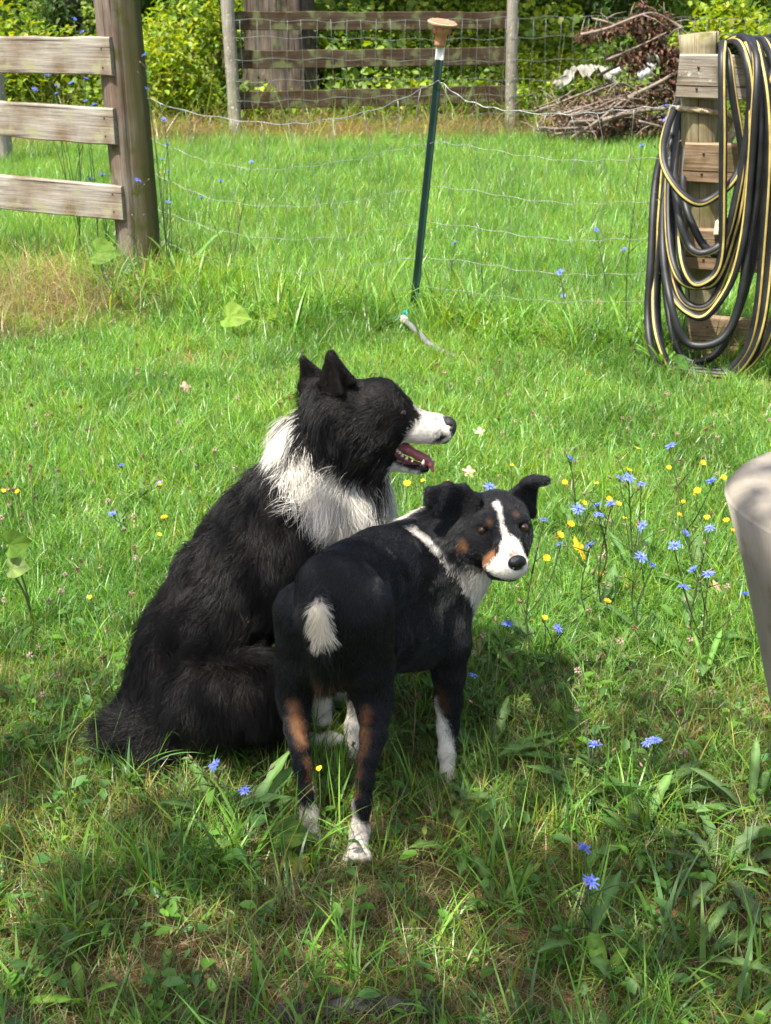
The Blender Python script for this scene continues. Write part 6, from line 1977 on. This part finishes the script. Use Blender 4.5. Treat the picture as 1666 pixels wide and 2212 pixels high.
for j, (px, py) in enumerate(YEL):
    h = 0.10 + 0.05 * ((j * 37) % 10) / 10
    p = onto(px, py, h)
    base = Vector((p.x + random.uniform(-.02, .02), p.y + random.uniform(-.02, .02), 0)); base.z = float(ground_z(base.x, base.y))
    zone = 'left' if px < 420 else ('right' if px > 1180 else 'mid')
    mates = sorted(q for q in YEL if (q[0] < 420, q[0] > 1180) == (px < 420, px > 1180))
    k = mates.index((px, py))
    tail = {'left': 'yellow daisies on the lawn left of the collie', 'right': 'yellow daisies right of the two dogs', 'mid': 'yellow daisies close beside the two dogs'}[zone]
    lab = '%s from left of the %s' % (ORD[k], tail)
    root = thing('yellow_daisy', lab, 'wildflower', base, tail)
    m = MB()
    m.tube(catmull([base, (base + p) / 2 + Vector((random.uniform(-.01, .01), 0, 0)), p - Vector((0, 0, .005))], 4), 0.0011, 5, 0, (0.08, 0.13, 0.04))
    m.obj('stem', M_STEM, root)
    o = bpy.data.objects.new('flower_head', YH[j % 3]); COL.objects.link(o)
    o.parent = root; o.matrix_local = Matrix.Translation(p - base) @ Matrix.Rotation(random.uniform(-.5, .5), 4, 'Y') @ Matrix.Rotation(random.uniform(0, .6), 4, 'X') @ Matrix.Scale(random.uniform(.6, 1.15), 4)

# ---- dried seed heads and clover blossom sprinkled through the lawn
def seed_heads():
    meshes = []
    for k, (c, hh) in enumerate((((0.20, 0.12, 0.07), 0.14), ((0.38, 0.27, 0.20), 0.09), ((0.16, 0.09, 0.05), 0.17), ((0.45, 0.34, 0.27), 0.07))):
        mb = MB()
        mb.tube([(0, 0, 0), (0.004, 0.002, hh * .5), (0.002, 0, hh)], 0.0009, 4, 0, (0.14, 0.14, 0.06))
        for q in range(26):
            d = Vector((random.gauss(0, 1), random.gauss(0, 1), random.gauss(0, 1))).normalized()
            mb.tube([Vector((0.002, 0, hh)) + d * 0.002, Vector((0.002, 0, hh)) + d * Vector((1, 1, 1.2)).length * 0.0042], [0.0011, 0.0005], 4, 0, jitc(c, .3))
        meshes.append(mb.mesh('seed_head_%d' % k, M_STEM))
    lib = library('seed_head_library', meshes)
    X, Y = view_trapezoid(340, 1.9, 4.6, 0.3)
    scatter('seed_heads', np.stack([X, Y, ground_z(X, Y)], 1), rng.uniform(0, 6.28, len(X)), rng.uniform(.7, 1.2, len(X)), rng.integers(0, 4, len(X)), lib)
if not globals().get('NO_GRASS'): seed_heads()

# ---- fallen leaves
M_FALL = leafy('fallen_leaf', trans=0.3, rough=0.6, spec=0.25, var=0.0)
def maple(name, c, size, az, tilt, col, label, lobes=5, cat='fallen leaf', roll=0.0):
    mb = MB(); V = [Vector((0, 0, 0.004))]; n = 40
    for i in range(n):
        a = 2 * pi * i / n
        r = 0.55 + 0.45 * abs(cos(a * lobes / 2)) ** 1.5 + 0.07 * sin(a * 17)
        if abs((a - pi + pi) % (2 * pi) - pi) < 0.2: r *= 0.45
        V.append(Vector((r * cos(a) * size, r * sin(a) * size, 0.10 * size * sin(2.3 * a) + 0.12 * size * r)))
    R = Matrix.Rotation(az, 3, 'Z') @ Matrix.Rotation(tilt, 3, 'X') @ Matrix.Rotation(roll, 3, 'Y')
    cl = [col] + [jitc(col, .12) for _ in range(n)]
    mb.add([R @ v + Vector(c) for v in V], [(0, 1 + i, 1 + (i + 1) % n) for i in range(n)], 0, cl)
    b = R @ Vector((0, 0, 0)) + Vector(c)
    mb.tube([b, b + R @ Vector((-size * 0.7, 0, 0.004))], 0.0012, 5, 0, tuple(k * .7 for k in col))
    o = mb.obj(name, M_FALL, None, smooth=False)
    md = o.modifiers.new('thickness', 'SOLIDIFY'); md.thickness = 0.0006
    return tag(o, label, cat)
maple('fallen_leaf', onto(1250, 1188, 0.085), 0.034, 1.3, 1.0, (0.72, 0.55, 0.03), 'bright yellow maple leaf standing in grass right of the standing dog')
maple('fallen_leaf', onto(1013, 1020, 0.04), 0.022, 0.4, 0.7, (0.62, 0.46, 0.32), 'curled tan leaf just right of the collie\'s lower jaw')
maple('fallen_leaf', onto(708, 1660, 0.02), 0.014, 2.0, 0.8, (0.62, 0.40, 0.04), 'small yellow leaf between the standing dog\'s hind legs')
maple('fallen_leaf', onto(640, 1870, 0.015), 0.028, 0.8, 0.25, (0.33, 0.36, 0.05), 'mottled green and yellow leaf on the ground left of the near hind paw')
maple('fallen_leaf', onto(400, 838, 0.06), 0.026, 1.0, 1.0, (0.55, 0.42, 0.30), 'dry curled leaf on the sunny lawn left of the collie\'s ears')
maple('fallen_leaf', onto(795, 262, 0.1), 0.16, 0.2, 1.1, (0.62, 0.47, 0.30), 'large dry leaf at the foot of the far fence')
maple('fallen_leaf', onto(1297, 660, 0.07), 0.035, 1.0, 0.9, (0.48, 0.28, 0.16), 'dry brown leaf in the grass behind the wire near the hose')
maple('fallen_leaf', onto(1035, 932, 0.05), 0.022, 0.2, 0.3, (0.55, 0.70, 0.40), 'pale green leaf catching sun right of the collie\'s nose')
maple('fallen_leaf', onto(1548, 1268, 0.1), 0.018, 1.2, 0.8, (0.50, 0.36, 0.22), 'withered brown leaf beside the planter\'s middle')
maple('fallen_leaf', onto(1380, 970, 0.04), 0.02, 2.2, 0.5, (0.62, 0.55, 0.05), 'yellow leaf in the lawn behind the chicory')
maple('fallen_leaf', onto(1030, 1392, 0.02), 0.020, 0.9, 0.6, (0.52, 0.38, 0.26), 'tan leaf in grass right of the standing dog\'s ribs')

# ---- broad leaved weeds
def weed(label, px, py, n, L, w, col, tooth=0.0, lean=(0.4, 1.2), az=None, h=0.0):
    b = onto(px, py, 0.0)
    root = thing('broadleaf_weed', label, 'weed', b, 'broad leaved weeds in the grass')
    random.seed(int(px * 7 + py))
    for k in range(n):
        m = MB()
        a = (2 * pi * k / n + random.uniform(-.4, .4)) if az is None else random.uniform(*az)
        long_leaf(m, b + Vector((cos(a) * 0.006, sin(a) * 0.006, 0.004)), L * random.uniform(.5, 1.0), w * random.uniform(.45, 0.9), a, random.uniform(*lean), jitc(col, .18), tooth, seg=9)
        m.obj('leaf', M_BROAD, root)
    return root
def heart_leaf(label, px, py, h, size, az, tilt, col, roll=0.0):
    p = onto(px, py, h)
    b = Vector((p.x + 0.02, p.y + 0.05, float(ground_z(p.x, p.y))))
    root = thing('broadleaf_weed', label, 'weed', b, 'broad leaved weeds in the grass')
    mb = MB(); n = 36
    R = Matrix.Rotation(az, 3, 'Z') @ Matrix.Rotation(tilt, 3, 'X') @ Matrix.Rotation(roll, 3, 'Y')
    half = [(0.0, 0.0), (-0.10, 0.14), (-0.17, 0.30), (-0.10, 0.46), (0.08, 0.56), (0.30, 0.55), (0.55, 0.43), (0.78, 0.24), (0.93, 0.09), (1.02, 0.0)]
    out = [Vector((x, y, 0)) for x, y in half] + [Vector((x, -y, 0)) for x, y in reversed(half[1:-1])]
    n = len(out)
    V = []; cl = []
    for ring in range(4):
        f = ring / 3
        for i, q in enumerate(out):
            x = 0.10 + (q.x - 0.10) * f; y = q.y * f
            wob = 0.05 * f * sin(i * 2.1 + px) + 0.30 * abs(y) ** 1.3 - 0.30 * max(0, x - 0.35) ** 2
            V.append(R @ (Vector((x * (1 + 0.03 * f * sin(i * 3.7)), y, wob)) * size * 1.25) + p)
            vein = 1.25 if (i % 3 == 0) else 0.95
            cl.append(tuple(min(1, 0.75 * k * vein * random.uniform(.9, 1.1)) for k in col))
    F = [(r * n + i, r * n + (i + 1) % n, (r + 1) * n + (i + 1) % n, (r + 1) * n + i) for r in range(3) for i in range(n)]
    mb.add(V, F, 0, cl)
    mb.obj('leaf', M_BROAD, root)
    m = MB(); m.tube(catmull([b, (b + p) / 2 + Vector((0.01, 0, 0.01)), p], 4), 0.003, 6, 0, (0.12, 0.17, 0.05)); m.obj('stalk', M_STEM, root)
heart_leaf('big bright heart shaped leaf in sun right of the thick post', 490, 683, 0.12, 0.088, -0.3, 0.85, (0.17, 0.27, 0.035))
heart_leaf('drooping broad leaf at the foot of the thick near post', 205, 545, 0.2, 0.10, -0.2, 1.0, (0.13, 0.23, 0.035))
heart_leaf('small sunny leaf right of the heart shaped leaf by the wire', 582, 678, 0.10, 0.045, 0.3, 0.7, (0.15, 0.25, 0.03))
heart_leaf('broad leaf held level in front of the left hind paw', 600, 1806, 0.05, 0.05, 0.1, 0.25, (0.11, 0.20, 0.035))
heart_leaf('upright broad leaf at the left edge beside the collie', 16, 1178, 0.24, 0.045, 0.5, 1.1, (0.12, 0.22, 0.03))
heart_leaf('pale turned leaf at the left edge under the upright one', 22, 1228, 0.19, 0.036, 0.1, 0.8, (0.24, 0.33, 0.10))
heart_leaf('green leaf between far fence and lawn below the rail', 835, 300, 0.2, 0.10, 0.2, 0.9, (0.14, 0.25, 0.04))
heart_leaf('sunny leaf in weeds by the foot of the hose post', 1465, 785, 0.08, 0.05, 0.5, 0.8, (0.10, 0.24, 0.05))
heart_leaf('light leaf in the grass just right of the hose end', 965, 780, 0.06, 0.03, 0.2, 0.7, (0.15, 0.26, 0.05))
for (lab, px, py, n, L, w, c, t, ln) in [
    ('toothed dandelion rosette beyond the near hind paw, leaning left', 1010, 1850, 6, 0.16, 0.036, (0.085, 0.16, 0.035), 0.45, (0.5, 1.1)),
    ('pale toothed leaves low in the middle of the foreground', 1075, 1960, 6, 0.11, 0.028, (0.11, 0.21, 0.04), 0.4, (0.6, 1.2)),
    ('dense leafy weed right of the foreground chicory flowers', 1380, 1830, 9, 0.15, 0.032, (0.08, 0.155, 0.035), 0.15, (0.3, 1.0)),
    ('grey green toothed weed at the right edge of the foreground', 1560, 1890, 8, 0.17, 0.036, (0.09, 0.15, 0.06), 0.4, (0.4, 1.1)),
    ('long leaved weed under the planter at the right edge', 1620, 1770, 8, 0.17, 0.032, (0.09, 0.165, 0.05), 0.1, (0.3, 0.9)),
    ('low dark rosette right of the standing dog\'s forefoot', 1130, 1740, 7, 0.12, 0.03, (0.07, 0.13, 0.04), 0.3, (0.6, 1.2)),
    ('leafy rosette between forefoot and mauve flowers', 1280, 1720, 7, 0.13, 0.026, (0.085, 0.16, 0.045), 0.2, (0.5, 1.2)),
    ('broad upright leaf with a rounded tip in the lower right foreground', 1305, 2130, 3, 0.09, 0.04, (0.13, 0.23, 0.03), 0.0, (0.05, 0.4)),
    ('wide drooping weed in the shade left of the lower right corner', 1500, 2080, 7, 0.14, 0.03, (0.08, 0.15, 0.04), 0.3, (0.5, 1.1)),
    ('low oval leaved weed near the bottom left corner', 40, 2010, 6, 0.07, 0.03, (0.10, 0.20, 0.03), 0.0, (0.5, 1.2)),
    ('single tall blade like weed at the bottom left', 180, 2170, 4, 0.10, 0.035, (0.13, 0.24, 0.03), 0.0, (0.2, 0.8)),
    ('pair of oval leaves under the middle of the bottom edge', 355, 2120, 5, 0.06, 0.028, (0.11, 0.22, 0.035), 0.0, (0.6, 1.2)),
    ('dark leaved weed at the left edge below the collie\'s tail', 60, 1640, 8, 0.13, 0.03, (0.07, 0.15, 0.03), 0.1, (0.3, 0.9)),
    ('leafy weed at left edge beside the collie\'s hip', 25, 1430, 7, 0.14, 0.028, (0.09, 0.18, 0.03), 0.0, (0.2, 0.8)),
    ('small rosette left of the collie\'s rump', 150, 1500, 6, 0.09, 0.022, (0.10, 0.20, 0.04), 0.2, (0.5, 1.1)),
    ('green toothed weed in half shade below the yellow daisies', 1330, 1440, 7, 0.12, 0.022, (0.09, 0.18, 0.035), 0.3, (0.3, 0.9)),
    ('leafy weed just left of the planter\'s lower side', 1520, 1480, 8, 0.13, 0.024, (0.09, 0.18, 0.03), 0.1, (0.2, 0.9)),
    ('narrow leaved weed in sun under the yellow maple leaf', 1240, 1300, 7, 0.11, 0.018, (0.09, 0.19, 0.03), 0.0, (0.2, 0.8)),
    ('rosette in the grass right of the elbow of the standing dog', 1130, 1480, 7, 0.10, 0.022, (0.10, 0.20, 0.035), 0.3, (0.4, 1.0)),
    ('bluish weed tuft in front of the collie\'s thigh', 405, 1590, 7, 0.10, 0.016, (0.08, 0.15, 0.07), 0.0, (0.1, 0.7)),
    ('leafy weed tuft under the steel post to its left', 700, 690, 7, 0.22, 0.03, (0.12, 0.23, 0.035), 0.0, (0.2, 0.8)),
    ('leaf rosette under the wire half way to the hose', 1200, 730, 8, 0.15, 0.035, (0.11, 0.24, 0.03), 0.0, (0.4, 1.0)),
    ('tuft of weed leaves at the foot of the hose loops', 1430, 800, 8, 0.16, 0.03, (0.10, 0.22, 0.03), 0.0, (0.2, 0.9)),
    ('rank weed standing by the wire just left of the green steel post', 820, 690, 9, 0.34, 0.03, (0.12, 0.23, 0.035), 0.1, (0.1, 0.7)),
    ('rank weed by the wire just right of the green steel post', 1000, 715, 9, 0.30, 0.03, (0.11, 0.22, 0.035), 0.15, (0.1, 0.7)),
    ('weed under the wire a third of the way to the hose', 1100, 740, 9, 0.26, 0.035, (0.10, 0.20, 0.03), 0.2, (0.1, 0.8)),
    ('leafy weed under the wire just left of the hose loops', 1350, 760, 10, 0.30, 0.035, (0.10, 0.21, 0.03), 0.1, (0.1, 0.7)),
    ('leafy weed at the right foot of the thick near post', 390, 625, 10, 0.40, 0.04, (0.10, 0.19, 0.045), 0.1, (0.1, 0.6)),
    ('toothed weed below the wire midway between thick post and steel post', 560, 700, 9, 0.28, 0.035, (0.11, 0.21, 0.035), 0.3, (0.2, 0.8)),
    ('long bluish leaves bending at the foot of the thick post', 250, 650, 8, 0.32, 0.022, (0.10, 0.18, 0.09), 0.0, (0.3, 0.9)),
]:
    weed(lab, px, py, n, L, w, c, t, ln)

# ---- long grass tufts standing out in the foreground
def tuft(label, px, py, n, L, w, col, spread=0.02, lean=0.5):
    b = onto(px, py)
    root = thing('grass_tuft', label, 'grass tuft', b, 'long grass tufts in the foreground')
    random.seed(int(px + py * 3))
    for k in range(n):
        m = MB()
        o = b + Vector((random.gauss(0, spread), random.gauss(0, spread), 0))
        blade(m, o, L * random.uniform(.6, 1.15), w * random.uniform(.8, 1.25), random.uniform(0, 6.28), random.uniform(.02, lean), random.uniform(.4, 1.7), jitc(random.choice(col), .15), 8, random.uniform(-1, 1))
        m.obj('blade', M_LEAF, root)
LG = [(0.10, 0.20, 0.03), (0.12, 0.23, 0.035), (0.085, 0.17, 0.06)]
for (lab, px, py, n, L, w) in [
    ('tall grass tuft with arching blades in front of the two low chicory flowers', 490, 1880, 14, 0.20, 0.0075),
    ('spiky grass tuft in the foreground right of the two blue flowers', 1440, 2060, 12, 0.20, 0.008),
    ('grass tuft hanging over the collie\'s tail', 300, 1690, 11, 0.17, 0.007),
    ('loose grass tuft at the left edge by the collie\'s hip', 60, 1560, 12, 0.19, 0.008),
    ('grass tuft before the collie\'s thigh', 400, 1640, 10, 0.15, 0.008),
    ('grass tuft by the standing dog\'s forefoot', 1000, 1760, 9, 0.12, 0.007),
    ('low grass tuft between dandelion leaves and blue flowers', 1180, 1990, 9, 0.13, 0.007),
    ('upright blades in the lower right corner', 1590, 2190, 9, 0.17, 0.009),
    ('sparse tuft at the bottom left corner', 60, 2140, 9, 0.15, 0.007),
    ('long arching bluish tuft at the foot of the thick fence post', 320, 650, 16, 0.42, 0.011),
    ('bluish tuft left of the thick fence post under the bottom rail', 215, 640, 14, 0.36, 0.010),
    ('tall ragged tuft by the wire right of the heart shaped leaf', 640, 680, 12, 0.30, 0.009)]:
    tuft(lab, px, py, n, L, w, LG)

# ---- dark old branch lying half hidden at the bottom edge
def fallen_branch():
    pts = catmull([onto(600, 2195, 0.006), onto(740, 2176, 0.014), onto(850, 2172, 0.012), onto(960, 2185, 0.0)], 6)
    m = MB(); m.tube(pts, [0.013 + 0.003 * sin(i * 1.3) for i in range(len(pts))], 9)
    o = m.obj('fallen_branch', plain('rotten_wood', (0.07, 0.06, 0.055), 0.9, 0.1, noise=0.5, scale=60, bump=0.6), None)
    tag(o, 'dark rotten branch lying in the grass at the bottom edge', 'branch')
fallen_branch()
